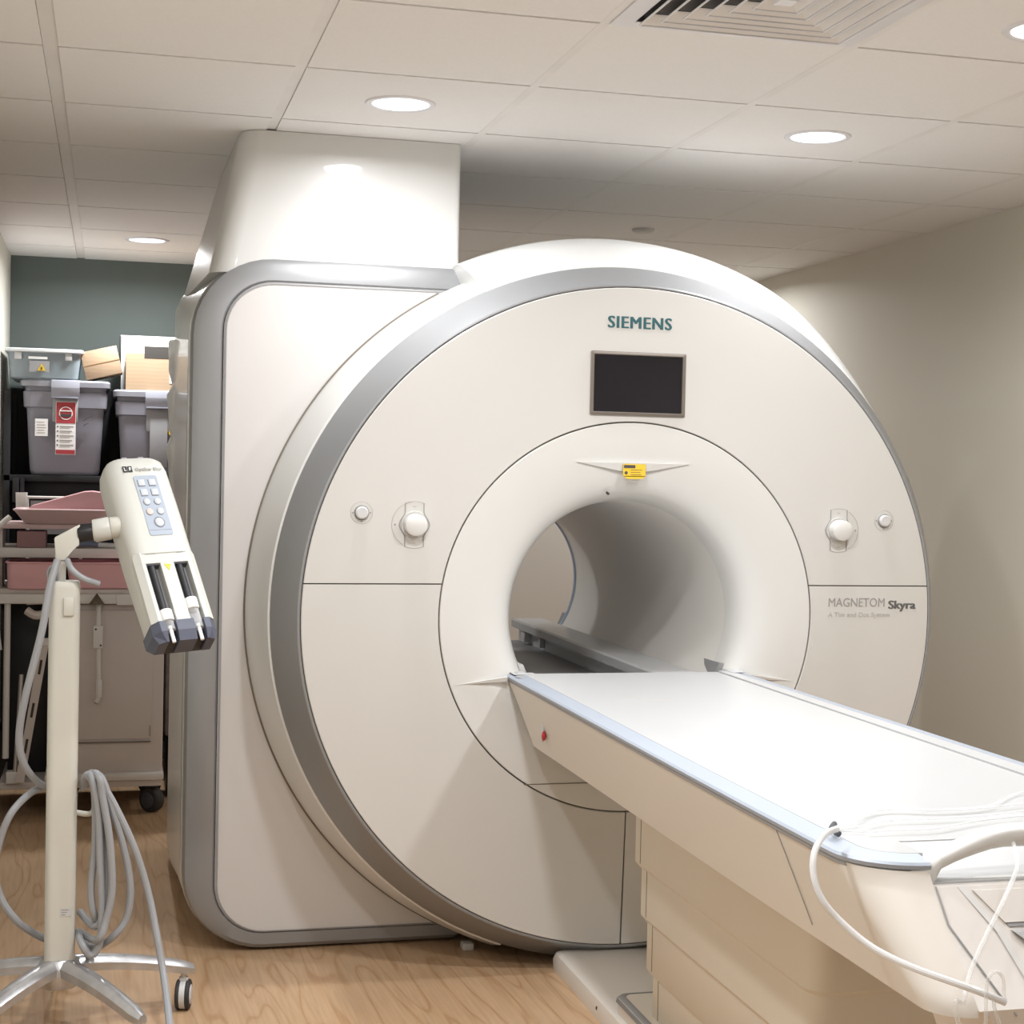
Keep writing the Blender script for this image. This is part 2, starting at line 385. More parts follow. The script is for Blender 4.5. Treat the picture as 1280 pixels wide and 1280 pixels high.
# ------------------------------------------------------------------ MRI scanner
CX, CZ = .022, 1.047; C2 = (CX, CZ)
S = thing('mri_scanner', (CX, .5, 0), 'large white MRI scanner with a round silver-rimmed front and dark screen', 'scanner')
# rectangular body behind the ring
def sec(o, y, r): return [(x, y, z) for x, z in rrect(-1.25+o, -.39, .004+o*.6, 2.10-o*.8, (r, .01, .01, r), 10)]
MB().loft([sec(.0, .45, .24), sec(.0, .9, .17), sec(.0, 1.3, .08), sec(.0, 1.55, .08), sec(.02, 1.72, .08), sec(.10, 1.80, .06)]).build('side_cover', 'rimw', S)
MB().loft([sec(.02, .40, .23), sec(.006, .395, .236), sec(.0, .42, .24), sec(.0, .47, .24)], cap=False).build('edge_gap', 'rimw', S)
def band(o, y, r): return [(x, y, z) for x, z in rrect(-1.247+o, -.40, .005+o*.58, 2.10-o*.8, (r, .01, .01, r), 10)]
MB().loft([band(.094, .40, .15), band(.094, .366, .15), band(.088, .360, .155), band(.03, .362, .215), band(.008, .374, .235), band(.0, .398, .24), band(.0, .42, .24)], cap=False).build('body_band', 'silver', S)
MB().loft([band(.097, .358, .148), band(.099, .3565, .147), band(.104, .356, .144)], cap=False).build('panel_edge_groove', 'grey', S)
V = band(.096, .3585, .149); MB().loft([V, [(x, .40, z) for x, y, z in V]]).build('side_panel', 'dots', S)
# turret up to the ceiling: flares to the left towards the bottom and the back
def turret(z):
    k = (2.478-z)/.42
    xl0 = -1.108 - .085*k; xl1 = -1.115 - .118*k; y1 = 1.32; r = .075
    p = [(xl0 + r - r*cos(t), .376 + r - r*sin(t)) for t in [R(a) for a in range(0, 91, 10)]]
    p += [(-.434 - .02 + .02*sin(t), .376 + .02 - .02*cos(t)) for t in [R(a) for a in range(0, 91, 30)]]
    p += [(-.434, y1), (xl1 + .03, y1), (xl1, y1-.04)]
    return [(x, y, z) for x, y in p]
MB().loft([turret(z) for z in (2.05, 2.1, 2.2, 2.3, 2.4, 2.4785)]).build('turret_cover', 'rimw', S)
# loose cover fabric at the rear left edge of the body
rows = []
for i in range(15):
    z = 1.93 - i*.05
    w = .012*sin(i*1.7) + .01*sin(i*3.1+1)
    rows.append([(-1.20, 1.36, z), (-1.262-w, 1.55, z), (-1.262-w*.6, 1.74, z), (-1.2, 1.80, z)])
MB().grid(rows).build('rear_cover_edge', 'rimw', S)
# magnet drum behind the ring
MB().lathe([(1.0, .2), (1.035, .22), (1.035, 1.6), (.98, 1.72), (.42, 1.80)], C2).build('drum', 'rimw', S)
# white rim (lower left part) and the wider cowl (top and right)
MB().lathe([(1.02, .118), (1.041, .120), (1.052, .128), (1.078, .22), (1.096, .33), (1.098, .37), (1.04, .37)], C2, 112, 251, n=96).build('rim', 'rimw', S)
MB().lathe([(1.094, .353), (1.1025, .3555), (1.1025, .3565), (1.09, .357)], C2, 118.5, 248, n=96).build('rim_gasket', 'seam', S)
def cowl(a):
    k = max(0, min(1, (a-12)/52)); k = k*k*(3-2*k); k = .06+.94*k
    pr = [(1.02, .118), (1.0445, .118), (1.055, .125), (1.115, .20), (1.148, .26), (1.157, .31), (1.157, .60), (1.13, .66), (1.0, .68)]
    return [(CX + (1.043+(r-1.043)*k if r > 1.043 else r)*cos(R(a)), y, CZ + (1.043+(r-1.043)*k if r > 1.043 else r)*sin(R(a))) for r, y in pr]
MB().lathe([(1.043, .112), (1.066, .155), (1.070, .21), (1.062, .26), (1.03, .27)], C2, -52, 24, n=60).build('side_trim', 'silver', S)
MB().loft([cowl(-52 + 166.5*i/110) for i in range(111)]).build('cowl', 'rimw', S)
MB().lathe([(.962, .02), (.9735, .004), (.9765, .002), (.981, .004), (1.043, .112), (1.046, .122), (1.03, .13)], C2, n=160).build('silver_ring', 'silver', S)
MB().lathe([(.966, .0045), (.9785, .0045), (.9785, .02)], C2, n=160).build('ring_groove', 'dseam', S)
MB().lathe([(.43, .07), (.573, .012), (.97, .012), (1.03, .13), (1.03, .3)], C2, n=96).build('front_backing', 'seam', S)
def sector(name, ai0, ai1, ao0, ao1, ri=.578, ro=.9705, n=90, y=0):
    def P(r, a, y): return (CX + r*cos(R(a)), y, CZ + r*sin(R(a)))
    rows = []
    for k in range(n+1):
        t = k/n; a, b = ai0 + (ai1-ai0)*t, ao0 + (ao1-ao0)*t
        rr = [P(ri, a, .01), P(ri, a, y+.002), P(ri+.002, a, y)]
        for q in (.25, .5, .75): 
            pa, pb = Vector(P(ri+.002, a, y)), Vector(P(ro-.002, b, y)); rr.append(tuple(pa.lerp(pb, q)))
        rr += [P(ro-.002, b, y), P(ro, b, y+.002), P(ro, b, .01)]
        rows.append(rr)
    mb = MB(); V = mb.vgrid(rows, closed_v=True); mb.face(V[0]); mb.face(V[-1][::-1])
    return mb.build(name, 'shell', S, smooth=20)
cu, cl = 1.1435-CZ+.0018, 1.1435-CZ-.0018
ang = lambda h, r: math.degrees(asin(h/r))
sector('upper_front_panel', ang(cu, .578), 180-ang(cu, .578), ang(cu, .9705), 180-ang(cu, .9705))
sector('lower_front_panel', 180-ang(cl, .578), 269.8, 180-ang(cl, .9705), 269.4)
sector('lower_front_panel', 270.2, 360+ang(cl, .578), 269.7, 360+ang(cl, .9705))
# funnel and bore
MB().lathe([(.574, .012), (.574, .002), (.572, 0), (.52, .001), (.46, .006), (.42, .014), (.395, .024), (.375, .038), (.360, .056), (.349, .082), (.343, .115)], C2, n=160).build('bore_funnel', 'ringw', S)
MB().lathe([(.343, .115), (.3395, .20), (.338, .4), (.338, 1.72), (.345, 1.76), (.37, 1.80), (.45, 1.83)], C2, n=128).build('bore_liner', 'boremat', S)
MB().lathe([(.3365, 1.705), (.3365, 1.735)], C2, n=96).build('bore_end_strip', mat('pale_blue_strip', (150, 170, 196), .5), S)
# service seam across the bottom of the funnel ring
MB().box((-.292, -.0006, .5585), (.336, .0012, .5612)).build('funnel_seam', 'seam', S, smooth=0)
# ridges of the funnel where the table meets it
def wedge(pts, back=.004): 
    mb = MB(); f = [mb.bm.verts.new(p) for p in pts]; b = [mb.bm.verts.new((p[0], back, p[2])) for p in pts]; n = len(pts)
    mb.face(f); mb.face(b[::-1])
    for i in range(n): mb.face([f[i], b[i], b[(i+1) % n], f[(i+1) % n]])
    return mb
wedge([(-.500, .0, .853), (-.349, -.008, .876), (-.349, -.004, .862)]).build('funnel_ridge', 'ringw', S, smooth=0)
wedge([(.544, .0, .853), (.393, -.008, .876), (.393, -.004, .862)]).build('funnel_ridge', 'ringw', S, smooth=0)
# laser pocket above the bore; prism tilted down to darken it like a recess
w = wedge([(-.150, .0, 1.502), (.195, .0, 1.502), (.022, .003, 1.473)]); w.bm.free()
pk = MB(); f = [pk.bm.verts.new(p) for p in ((-.152, -.0012, 1.503), (-.03, -.0075, 1.5028), (.075, -.0075, 1.5028), (.196, -.0012, 1.503), (.075, -.0008, 1.481), (.022, -.0004, 1.474), (-.03, -.0008, 1.481))]
b_ = [pk.bm.verts.new((x.co.x, .006, x.co.z)) for x in f]; pk.face(f); pk.face(b_[::-1])
for i in range(7): pk.face([f[i], b_[i], b_[(i+1) % 7], f[(i+1) % 7]])
pk.build('laser_pocket_shade', 'ringw', S, smooth=0)
lab = MB().box((-.013, -.0092, 1.463), (.056, -.0078, 1.5), 0).build('laser_warning_label', 'yellow', S, smooth=0)
MB().prism([(-.013, 1.465), (.056, 1.465), (.048, 1.457), (.0, 1.456)], -.0092, -.0078).build('label_tab', 'yellow', lab, smooth=0)
MB().box((-.011, -.0098, 1.488), (.024, -.0092, 1.497)).build('label_heading', 'ink', lab, smooth=0)
MB().cyl((-.004, -.0098, 1.474), (-.004, -.0092, 1.474), .005, n=16).build('label_symbol', 'ink', lab)
for k, wd in enumerate((.036, .03, .033)): MB().box((.01, -.0096, 1.482-.007*k), (.01+wd, -.0092, 1.4835-.007*k)).build('label_line', 'olive', lab, smooth=0)
MB().box((.0, -.0016, 1.449), (.034, -.0006, 1.4505)).build('printed_mark', 'printl', S, smooth=0)
MB().cyl((-.049, .018, 1.411), (-.049, .03, 1.414), .004, n=12).build('sensor_hole', 'dseam', S)
# screen
sx0, sx1, sz0, sz1 = -.117, .176, 1.642, 1.829
fr = MB()
fr.grid([[(x, y, z) for x, z in rrect(sx0+i, sx1-i, sz0+i, sz1-i, .003, 3)] for i, y in ((0, .01), (0, -.005), (.002, -.006), (.009, -.006), (.012, .002))], closed_v=True)
scr = fr.build('screen', 'bezel', S)
MB().box((sx0+.010, -.0025, sz0+.010), (sx1-.010, .004, sz1-.010)).build('display_glass', 'screen', scr, smooth=0)
# controls
def knob(x, z, r, label, big, sgn):
    mb = MB()
    mb.lathe([(0, -.036 if big else -.014), (r*.8, -.036 if big else -.014), (r, -.032 if big else -.011), (r*1.04, 0)], (x, z), n=40)
    k = mb.build('control_knob', 'lgrey' if not big else 'ringw', S); k['label'] = label
    if big:
        def outline(off):
            # dumb-bell plate outline right half mirrored
            pts = []
            for s in (1, -1):
                for q in range(25):
                    tz = -.062 + .124*q/24; wz = .0425*sqrt(max(0, 1-(tz/.056)**2)) if abs(tz) < .05 else 0
                    w_ = max(.027, .0255 + .018*0.5*(1+cos(pi*min(1, abs(tz)/.042))))
                    pts.append((x + s*w_, z + s*tz)) 
            return pts
        pts = outline(0)
        for s in (0, 1):
            seg = pts[25*s:25*s+25]
            MB().tube([(a, -.0012, b) for a, b in seg], .0013, n=6, smooth=False).build('plate_outline', 'print', k)
        for s in (1, -1):
            MB().tube([(x + .027*q/6, -.001, z + s*(.062 + .005*(1-(q/6)**2))) for q in range(-6, 7)], .0007, n=6, smooth=False).build('plate_arc', 'printl', k)
        MB().lathe([(r*1.05, -.0005), (r*1.24, -.003), (r*1.28, -.0002)], (x, z), n=40).build('knob_collar', 'shell', k)
        MB().cyl((x-sgn*.056, -.0012, z), (x-sgn*.056, 0, z), .0028, n=12).build('direction_dot', 'print', k)
        for s in (1, -1): MB().box((x-.005, -.001, z+s*.052-.0012), (x+.005, 0, z+s*.052+.0012)).build('arrow_mark', 'printl', k)
        MB().lathe([(.064, -.0006), (.0652, -.0012), (.0664, -.0006)], (x, z), (95 if sgn > 0 else -60), (240 if sgn > 0 else 60), n=30).build('scale_arc', 'printl', k)
    else:
        MB().lathe([(r*1.02, -.001), (r*1.12, -.004), (r*1.2, -.001)], (x, z), n=40).build('knob_rim', 'print', k)
        MB().lathe([(r*1.7, -.0006), (r*1.74, -.0012), (r*1.78, -.0006)], (x, z), n=40).build('scale_ring', 'printl', k)
        for dx, dz in ((-1.42, 0), (1.42, 0), (0, -1.42)): MB().cyl((x+dx*r, -.0012, z+dz*r), (x+dx*r, 0, z+dz*r), .0021, n=10).build('scale_dot', 'print', k)
knob(-.631, 1.313, .031, 'large round knob on the left of the ring', True, 1)
knob(.684, 1.313, .031, 'large round knob on the right of the ring', True, -1)
knob(-.783, 1.345, .018, 'small round button at the far left of the ring', False, 1)
knob(.835, 1.344, .018, 'small round button at the far right of the ring', False, -1)
text('maker_lettering', 'SIEMENS', .195, (-.068, -.0008, 1.8985), 'teal', S, height=.035, fat=.036, space=1.12)
text('model_lettering', 'MAGNETOM', .187, (.655, -.0008, 1.080), 'print', S, height=.0265)
text('model_lettering', 'Skyra', .090, (.857, -.0008, 1.0735), 'printd', S, height=.0335, fat=.04)
text('model_lettering', 'A Tim and Dot System', .206, (.656, -.0008, 1.0485), 'printl', S, height=.019)
# table rails inside the bore
def rail(name, poly, y0, y1, m):
    return MB().prism(poly, y0, y1).build(name, m, S, smooth=30)
rail('bore_ledge', [(.345, .902), (.33, .903), (.290, .812), (.285, .80), (.285, .74), (.30, .74)], .06, 1.79, mat('ledge_grey', (150, 150, 153), .4))
rail('bore_ledge', [(-.301, .902), (-.286, .903), (-.246, .812), (-.241, .80), (-.241, .74), (-.256, .74)], .06, 1.79, M['lgrey'])
rail('bore_floor', [(-.25, .79), (.29, .79), (.26, .745), (.2, .72), (-.16, .72), (-.22, .745)], .02, 1.79, M['grey'])
rail('bore_rail', [(.118, .872), (.124, .878), (.246, .878), (.252, .872), (.252, .845), (.235, .838), (.235, .79), (.15, .79), (.15, .838), (.118, .845)], .03, 1.80, M['bed'])
MB().box((.12, 1.60, .80), (.15, 1.66, .838), .004).build('rail_bracket', 'lgrey', S)
MB().box((.13, 1.40, .80), (.15, 1.42, .838), .004).build('rail_bracket', 'lgrey', S)
# dark plinth and feet below the body
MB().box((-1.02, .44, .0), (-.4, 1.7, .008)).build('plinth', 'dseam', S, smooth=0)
MB().box((-.405, .26, .0), (-.37, .30, .022), .004).build('levelling_foot', 'lgrey', S)

# ------------------------------------------------------------------ patient table
T = thing('patient_table', (CX, -1.1, 0), 'long white patient table docked to the scanner bore, silver side rails', 'examination table')
YE = -2.20
def hw(y):
    """half width of the table top along its length"""
    k = max(0, min(1, -y/1.9)); return .367 + .012*k*k*(3-2*k)
ys = [.02, -.3, -.7, -1.1, -1.5, -1.8, -2.0, -2.08]
YEND = -2.262
OPX = .266
def inx(z): return .0035 + .275*max(0, .866-z)
def yend(z):
    return YEND - .95*max(0, .86-max(z, .70)) + .2*max(0, .70-z)
def half(inset, z, s=-1, rc=.113):
    """table plan outline from the scanner end round the near corner to the end handle"""
    w = hw(-2.05)-inset; r = max(rc-inset, .02); y_ = YEND+inset
    L_ = [(-(hw(y)-inset), min(y, .02)) for y in ys[:-1]]
    L_ += [(-w + r*(1-cos(t)), y_ + r*(1-sin(t))) for t in [R(a) for a in range(0, 91, 10)]] + [(-.264, y_)]
    return [(CX - s*x, y, z) for x, y in L_]
for s_ in (-1, 1):
    MB().grid([half(.004, .866, s_), half(0, .869, s_), half(-.001, .875, s_), half(.003, .879, s_), half(.042, .884, s_), half(.044, .870, s_)]).build('edge_rail', 'tsilver', T)
    MB().grid([half(.006, .858, s_), half(.0025, .861, s_), half(.0025, .867, s_), half(.008, .8675, s_)]).build('rail_gasket', 'grey', T)
    o_ = half(.043, 0, s_) + [(CX+s_*.255, YEND+.043, 0), (CX+s_*.255, -2.12, 0), (CX+s_*.289, -2.12, 0), (CX+s_*.289, .02, 0)]
    MB().prism([(x, y) for x, y, z in o_], .862, .8842, 'z').build('top_ledge', 'bed', T, smooth=25)
MB().box((CX-.287, -2.125, .862), (CX+.287, .02, .8812), .002).build('table_top', 'bed', T, smooth=0)
# side panels (sloping inwards and slanted at the scanner end)
def side(s):
    rows = []
    N = 14
    for i in range(N+1):
        t = i/N; 
        row = []
        for j, (z, yf, x_) in enumerate(((.866, .018, 0), (.855, .012, 0), (.82, -.02, 0), (.78, -.05, 0), (.75, -.07, 0), (.72, -.09, 0), (.705, -.098, 0), (.69, -.10, 0), (.688, -.10, .03), (.687, -.10, .2))):
            dx = inx(z) + x_; ye = yend(z) + (hw(-2.1)-inx(z)-OPX) + .02
            y = yf + (ye-yf)*t
            row.append((CX + s*(hw(y)-dx), y, z))
        rows.append(row)
    mb = MB(); mb.grid(rows)
    # slanted front closing face
    f = [mb.bm.verts.new(p) for p in rows[0]]; f += [mb.bm.verts.new((CX, .018, .868))]; mb.face(f)
    return mb.build('side_panel', 'bedside', T)
sL = side(-1); side(1)
# panel joint near the foot end
MB().tube([(CX-hw(-1.9)+.0035, -1.93, .862), (CX-hw(-1.9)+.0305, -1.98, .76), (CX-hw(-1.9)+.0435, -2.0, .713)], .0009, n=6, smooth=False).build('panel_joint', 'print', T)
# near end: skin curving round the corners, lens-shaped opening under a rising handle, end panel below
def q_(x):
    k = max(0, min(1, (.335-abs(x))/.22)); return k*k*(3-2*k)
OPX = .266
zl = [.866, .855, .84, .81, .78, .75, .72, .705, .69]
for s_ in (-1, 1):
    rows = []
    for z in zl:
        w = hw(-2.1)-inx(z); r = w-OPX; ye = yend(z)
        rows.append([(CX + s_*w, ye+r+.02, z)] + [(CX + s_*(w - r*(1-cos(R(a)))), ye + r*(1-sin(R(a))), z) for a in range(0, 91, 10)])
    MB().grid(rows).build('end_cheek', 'bedside', T)
rows = []
for i in range(31):
    x = -.335 + .67*i/30; q = q_(x); zt = .866 + .064*q; yb_ = YEND
    t = min(1, (OPX-abs(x))/.12) if abs(x) < OPX else 0
    zb = .846 + .050*max(0, t)**.55
    if abs(x) > OPX: zb = .82; rr_ = .111; yb_ += rr_ - sqrt(rr_*rr_ - (abs(x)-OPX)**2) - .0012
    m_ = (zt+zb)/2; h_ = (zt-zb)/2
    rows.append([(CX+x, yb_+.022-.022*c*1.0, m_ + h_*s2) for c, s2 in ((1, -.35), (1, .45), (.82, .8), (.3, 1), (-.3, 1), (-.9, .6), (-.9, -.6), (-.2, -1), (.6, -.95), (.9, -.7))])
MB().loft(rows).build('end_handle', 'rimw', T, smooth=60)
MB().box((CX-OPX-.02, YEND+.002, .838), (CX+OPX+.02, -2.15, .8485), .0008).build('recess_ledge', 'bed', T)
MB().box((CX-.18, -2.252, .8485), (CX+.18, -2.238, .8490)).build('recess_inlay', 'rimw', T, smooth=0)
MB().prism([(-2.235, .8480), (-2.118, .8805), (-2.118, .84), (-2.235, .84)], CX-.285, CX+.285, 'x').build('recess_ramp', 'bed', T, smooth=0)
def es(z, a, b): return [(CX-a, yend(z), z), (CX+a, yend(z), z), (CX+a, b, z), (CX-a, b, z)]
MB().loft([es(.845, OPX, -2.2), es(.83, OPX, -2.2), es(.80, OPX, -2.2), es(.76, OPX, -2.2), es(.70, OPX, -2.2), es(.69, OPX-.02, -2.2), es(.60, .21, -2.2), es(.45, .19, -2.2)]).build('end_panel', 'cartl', T, smooth=0)
def onend(x, z, d=.0025): return (CX+x, yend(z)-d, z)
for s_ in (-1, 1):
    MB().tube([onend(s_*.264, .846), onend(s_*.266, .80), onend(s_*.226, .72), onend(s_*.205, .69)], .0016, n=6, smooth=False).build('panel_joint', 'grey', T)
    MB().loft([[onend(s_*(a+c), z, dd) for c in (0, .012)] for z, a, dd in ((.845, .216, .001), (.79, .18, .004), (.74, .165, .004), (.70, .15, .001))] , cap=False).build('end_rib', 'rimw', T, smooth=0)
# moulded trapezoid, latch and dark pocket on the end panel
def slab(pts, d0, d1): return MB().loft([[onend(x, z, d) for x, z in pts] for d in (d0, d1)])
slab([(-.205, .840), (.205, .840), (.172, .800), (-.172, .800)], -.004, .005).build('end_moulding', 'cartl', T, smooth=0)
slab([(-.170, .799), (-.098, .799), (-.098, .7945), (-.167, .7945)], -.002, .003).build('latch_slot', 'grey', T, smooth=0)
lt = slab([(-.166, .790), (-.106, .790), (-.106, .738), (-.14, .738), (-.14, .770)], -.002, .012).build('latch', 'bed', T, smooth=0)
slab([(-.136, .784), (-.122, .784), (-.122, .750), (-.136, .750)], .012, .0135).build('latch_window', 'black', lt, smooth=0)
slab([(-.138, .735), (.10, .735), (.10, .700), (-.095, .700)], -.002, .0035).build('dark_pocket', 'black', T, smooth=0)
MB().cyl(onend(-.078, .745, .02), onend(-.078, .745, -.01), .017, n=24, bev=.003).build('latch_knob', 'bed', T)
# red release button in its slot on the side panel
bp_ = Vector((CX-hw(-.24)+.029, -.20, .765))
MB().ball(Vector((CX-hw(-.2)+.028, -.285, .765)), .02, .25, .55, 1.7).build('button_recess', 'lgrey', T)
MB().ball(Vector((CX-hw(-.2)+.027, -.30, .752)), .012, .5, .9, 1.1).build('release_button', 'red', T)
# printed marks on the top
for (a, b, c, d) in ((-.17, -.47, -.09, -.474), (-.13, -.53, -.04, -.536), (-.24, -.24, -.21, -.244)): MB().box((a, b, .8811), (c, d-.004, .8816)).build('top_mark', 'printl', T, smooth=0)
for s in (-1, 1): MB().box((CX+s*.335-.022, -.03, .8838), (CX+s*.335+.022, .05, .8862), .003).build('rail_end_cap', 'bed', T)
MB().cyl((CX-.345, .0, .886), (CX-.345, .0, .8872), .006, n=14).build('cap_screw', 'grey', T)
MB().ball((CX-.345, -.06, .882), .018, .8, 1.6, .22).build('rail_bumper', 'grey', T)
# telescopic pedestal
steps = [(.700, .475, 0), (.475, .345, 1), (.345, .215, 2), (.215, .10, 3)]
for z1, z0, k in steps:
    i = .016*k; x0_, x1_ = CX-.172+i*.5, CX+.172-i*.5; ya, yb = -.588-.030*k, -1.66+.015*k
    poly = [(x, y) for x, y in rrect(x0_, x1_, yb, ya, (.05, .05, .012, .012), 5)]
    t_ = MB()
    sec0 = [(x, y, z1) for x, y in poly]; sec1 = [(x, y, z0) for x, y in poly]
    sec2 = [((x-CX)*.93+CX, (y+1.1)*.965-1.1, z0-.016) for x, y in poly]
    t_.loft([sec0, sec1, sec2]).build('pedestal_segment', 'pedestal', T)
    MB().box((x0_-.0008, ya-.052, z0+.004), (x0_+.002, ya-.0495, z1-.004)).build('segment_joint', 'seam', T, smooth=0)
# floor base with raised housing
MB().loft([[(x, y, z) for x, y in rrect(-.17-.0-o, .215+o, -2.2-o, .05+o, .03, 4)] for z, o in ((0, .01), (.03, .012), (.05, .006), (.056, -.004))]).build('base_plate', 'bedside', T)
MB().loft([[(x, y, z) for x, y in rrect(-.163+o, .208-o, -2.1+o, -.50-o, .03, 5)] for z, o in ((.05, 0), (.098, 0))]).build('base_housing', 'bedside', T)
MB().grid([[(x, y, z) for x, y in rrect(-.165+o, .21-o, -2.1+o, -.495-o, .03, 5)] for z, o in ((.086, -.002), (.095, 0), (.101, .006), (.104, .018), (.098, .02))], closed_v=True).build('housing_trim', 'silver', T)
MB().loft([[(x, y, z) for x, y in rrect(-.147, .19, -2.09, -.515, .02, 5)] for z in (.09, .102)]).build('housing_top', 'pedestal', T)
MB().cyl((-.174, -.40, .03), (-.183, -.40, .03), .005, n=12).build('base_screw', 'dseam', T)

# ------------------------------------------------------------------ tubing on the table
def tubething(name, pts, r, m, label, cat, n=10, parts=None):
    o = MB().tube(pts, r, n=n, sub=8).build(name, m); tag(o, label, cat); return o
q = lambda u, v, y: Y(u, v, y)
tp_ = [q(1046, 1036, -2.16), q(1030, 1044, -2.20), q(1018, 1066, -2.245), q(1017, 1095, -2.27), q(1028, 1125, -2.29), q(1052, 1153, -2.31), q(1090, 1184, -2.35), q(1140, 1209, -2.41), q(1195, 1229, -2.47), q(1225, 1240, -2.49), q(1257, 1253, -2.50)]
tubething('breathing_tube', tp_, .0052, 'milky', 'thick milky tube arching over the near left corner of the patient table', 'tube')
MB_ = MB().tube([at(1049, 1043, 2, .892), at(1040, 1036, 2, .897), at(1043, 1030, 2, .899)], .005, n=8)
c_ = MB_.build('tube_clip', 'darkgrey'); tag(c_, 'small dark clip holding the tubes at the near corner of the table', 'clip')
bundle = [([(1046, 1037), (1066, 1030), (1090, 1016), (1120, 1011), (1160, 1013), (1210, 1012), (1280, 1005)], 'uppermost thin clear line of the bundle lying across the table end'),
          ([(1046, 1037), (1075, 1034), (1110, 1026), (1160, 1024), (1215, 1021), (1280, 1014)], 'middle thin clear line of the bundle lying across the table end'),
          ([(1046, 1038), (1080, 1040), (1120, 1038), (1170, 1036), (1225, 1026), (1280, 1020)], 'lowest thin clear line of the bundle, nearest the end handle'),
          ([(1046, 1036), (1090, 1014), (1170, 1013), (1235, 1008), (1262, 996), (1280, 990)], 'thin clear line that curves away up the table beyond the bundle')]
for pl, lb in bundle:
    o = MB().tube([at(u, v, 2, .889 if v > 1000 else .886) for u, v in pl], .0024, n=8, sub=8).build('clear_line', 'clear'); tag(o, lb, 'tube', 'clear lines on the table')
o = MB().tube([q(1266, 1052, -2.258), q(1270, 1066, -2.285), q(1272, 1082, -2.31), q(1266, 1100, -2.33), q(1255, 1125, -2.36), q(1235, 1165, -2.40), q(1215, 1210, -2.44), q(1205, 1250, -2.47), q(1200, 1290, -2.48), (-.20, -2.50, .3), (-.15, -2.52, .004), (-.0, -2.5, .004)], .0034, n=8, sub=8).build('clear_line', 'clear')
tag(o, 'clear line hanging from the end handle in front of the end panel', 'tube')
o = MB().tube([q(1232, 1290, -2.5), q(1233, 1240, -2.5), q(1236, 1222, -2.5), q(1246, 1215, -2.5), q(1254, 1224, -2.5), q(1255, 1250, -2.5), q(1254, 1290, -2.5), (-.05, -2.52, .3), (.02, -2.55, .004), (.2, -2.6, .004)], .0026, n=8, sub=8).build('clear_line', 'clear')
tag(o, 'clear looped line at the bottom right in front of the end panel', 'tube')

# ------------------------------------------------------------------ contrast injector on its stand
IX, IY = -1.582, -.20
I = thing('contrast_injector', (IX, IY, 0), 'cream twin-syringe contrast injector on a pole with a silver five-leg wheeled base', 'injector')
pole = MB(); sec_ = lambda z, s=1: [(IX+x*s, IY+y*s, z) for x, y in rrect(-.0385, .0385, -.036, .036, .020, 6)]
pole.loft([sec_(.165), sec_(1.145), sec_(1.158, .97), sec_(1.163, .88)]).build('pole', 'cream', I)
MB().box((IX-.002, IY-.0425, 1.075), (IX+.024, IY-.033, 1.122), .003).build('pole_catch', 'cream', I)
st = MB().box((IX+.0, IY-.0368, .30), (IX+.028, IY-.0360, .322)).build('pole_label', 'lgrey', I, smooth=0)
for k in range(3): MB().box((IX+.004, IY-.0372, .3035+.006*k), (IX+.014+.004*k, IY-.0367, .3055+.006*k)).build('label_line', 'print', st, smooth=0)
MB().lathe([(.0, .185), (.042, .185), (.055, .17), (.06, .145), (.045, .11), (0, .11)], (IX, IY), axis='z', n=32).build('hub', 'alu', I)
for a in (15, -55, -125, -195, 90):
    d = Vector((cos(R(a)), sin(R(a)), 0)); n_ = Vector((-d.y, d.x, 0)); Ln = .345
    secs = []
    for k in range(13):
        t = k/12; z = .165 - .058*t**1.8; w = .030 - .010*t; h = .020 - .004*t
        if k == 12: w *= .6; h *= .7
        c = Vector((IX, IY, z)) + d*(.015 + Ln*t)
        secs.append([c + n_*(w*sx_) + Vector((0, 0, h*sz_)) for sx_, sz_ in ((-1, -.9), (-1, .2), (-.55, .9), (0, 1.1), (.55, .9), (1, .2), (1, -.9), (0, -1))])
    MB().loft(secs).build('leg', 'alu', I)
    e = Vector((IX, IY, 0)) + d*(Ln-.012); sw = n_ if a != 15 else Vector((.98, -.2, 0)).normalized()
    cs = MB(); 
    for s_ in (-1, 1): cs.cyl(e + sw*(.006*s_) + Vector((0, 0, .040)), e + sw*(.019*s_) + Vector((0, 0, .040)), .040, n=28, bev=.005)
    cst = cs.build('caster', 'rubber', I)
    MB().cyl(e - sw*.021 + Vector((0, 0, .040)), e + sw*.021 + Vector((0, 0, .040)), .026, n=24, bev=.002).cyl(e - sw*.009 + Vector((0, 0, .040)), e + sw*.009 + Vector((0, 0, .040)), .0385, n=28).build('wheel_disc', 'lgrey', cst)
    hd = MB(); hd.cyl(e + Vector((0, 0, .05)), e + Vector((0, 0, .10)), .008, n=12); hd.box(e + Vector((-.012, -.009, .077)), e + Vector((.012, .009, .088)), .003); hd.build('caster_fork', 'lgrey', cst)
# neck arm
nk = [Y(77, 722, IY), Y(75, 700, IY), Y(78, 684, IY)]
MB().tube([Y(75, 728, IY), Y(76, 700, IY), Y(77, 685, IY)], .014, n=14).build('neck', 'cream', I)
ar = MB(); P2 = [Y(68, 672, IY), Y(70, 700, IY), Y(83, 700, IY), Y(87, 690, IY), Y(99, 682, IY), Y(100, 655, IY)]
ar.prism([(p.x, p.z) for p in P2], IY-.018, IY+.018, 'y', .003).build('arm_bracket', 'cream', I)
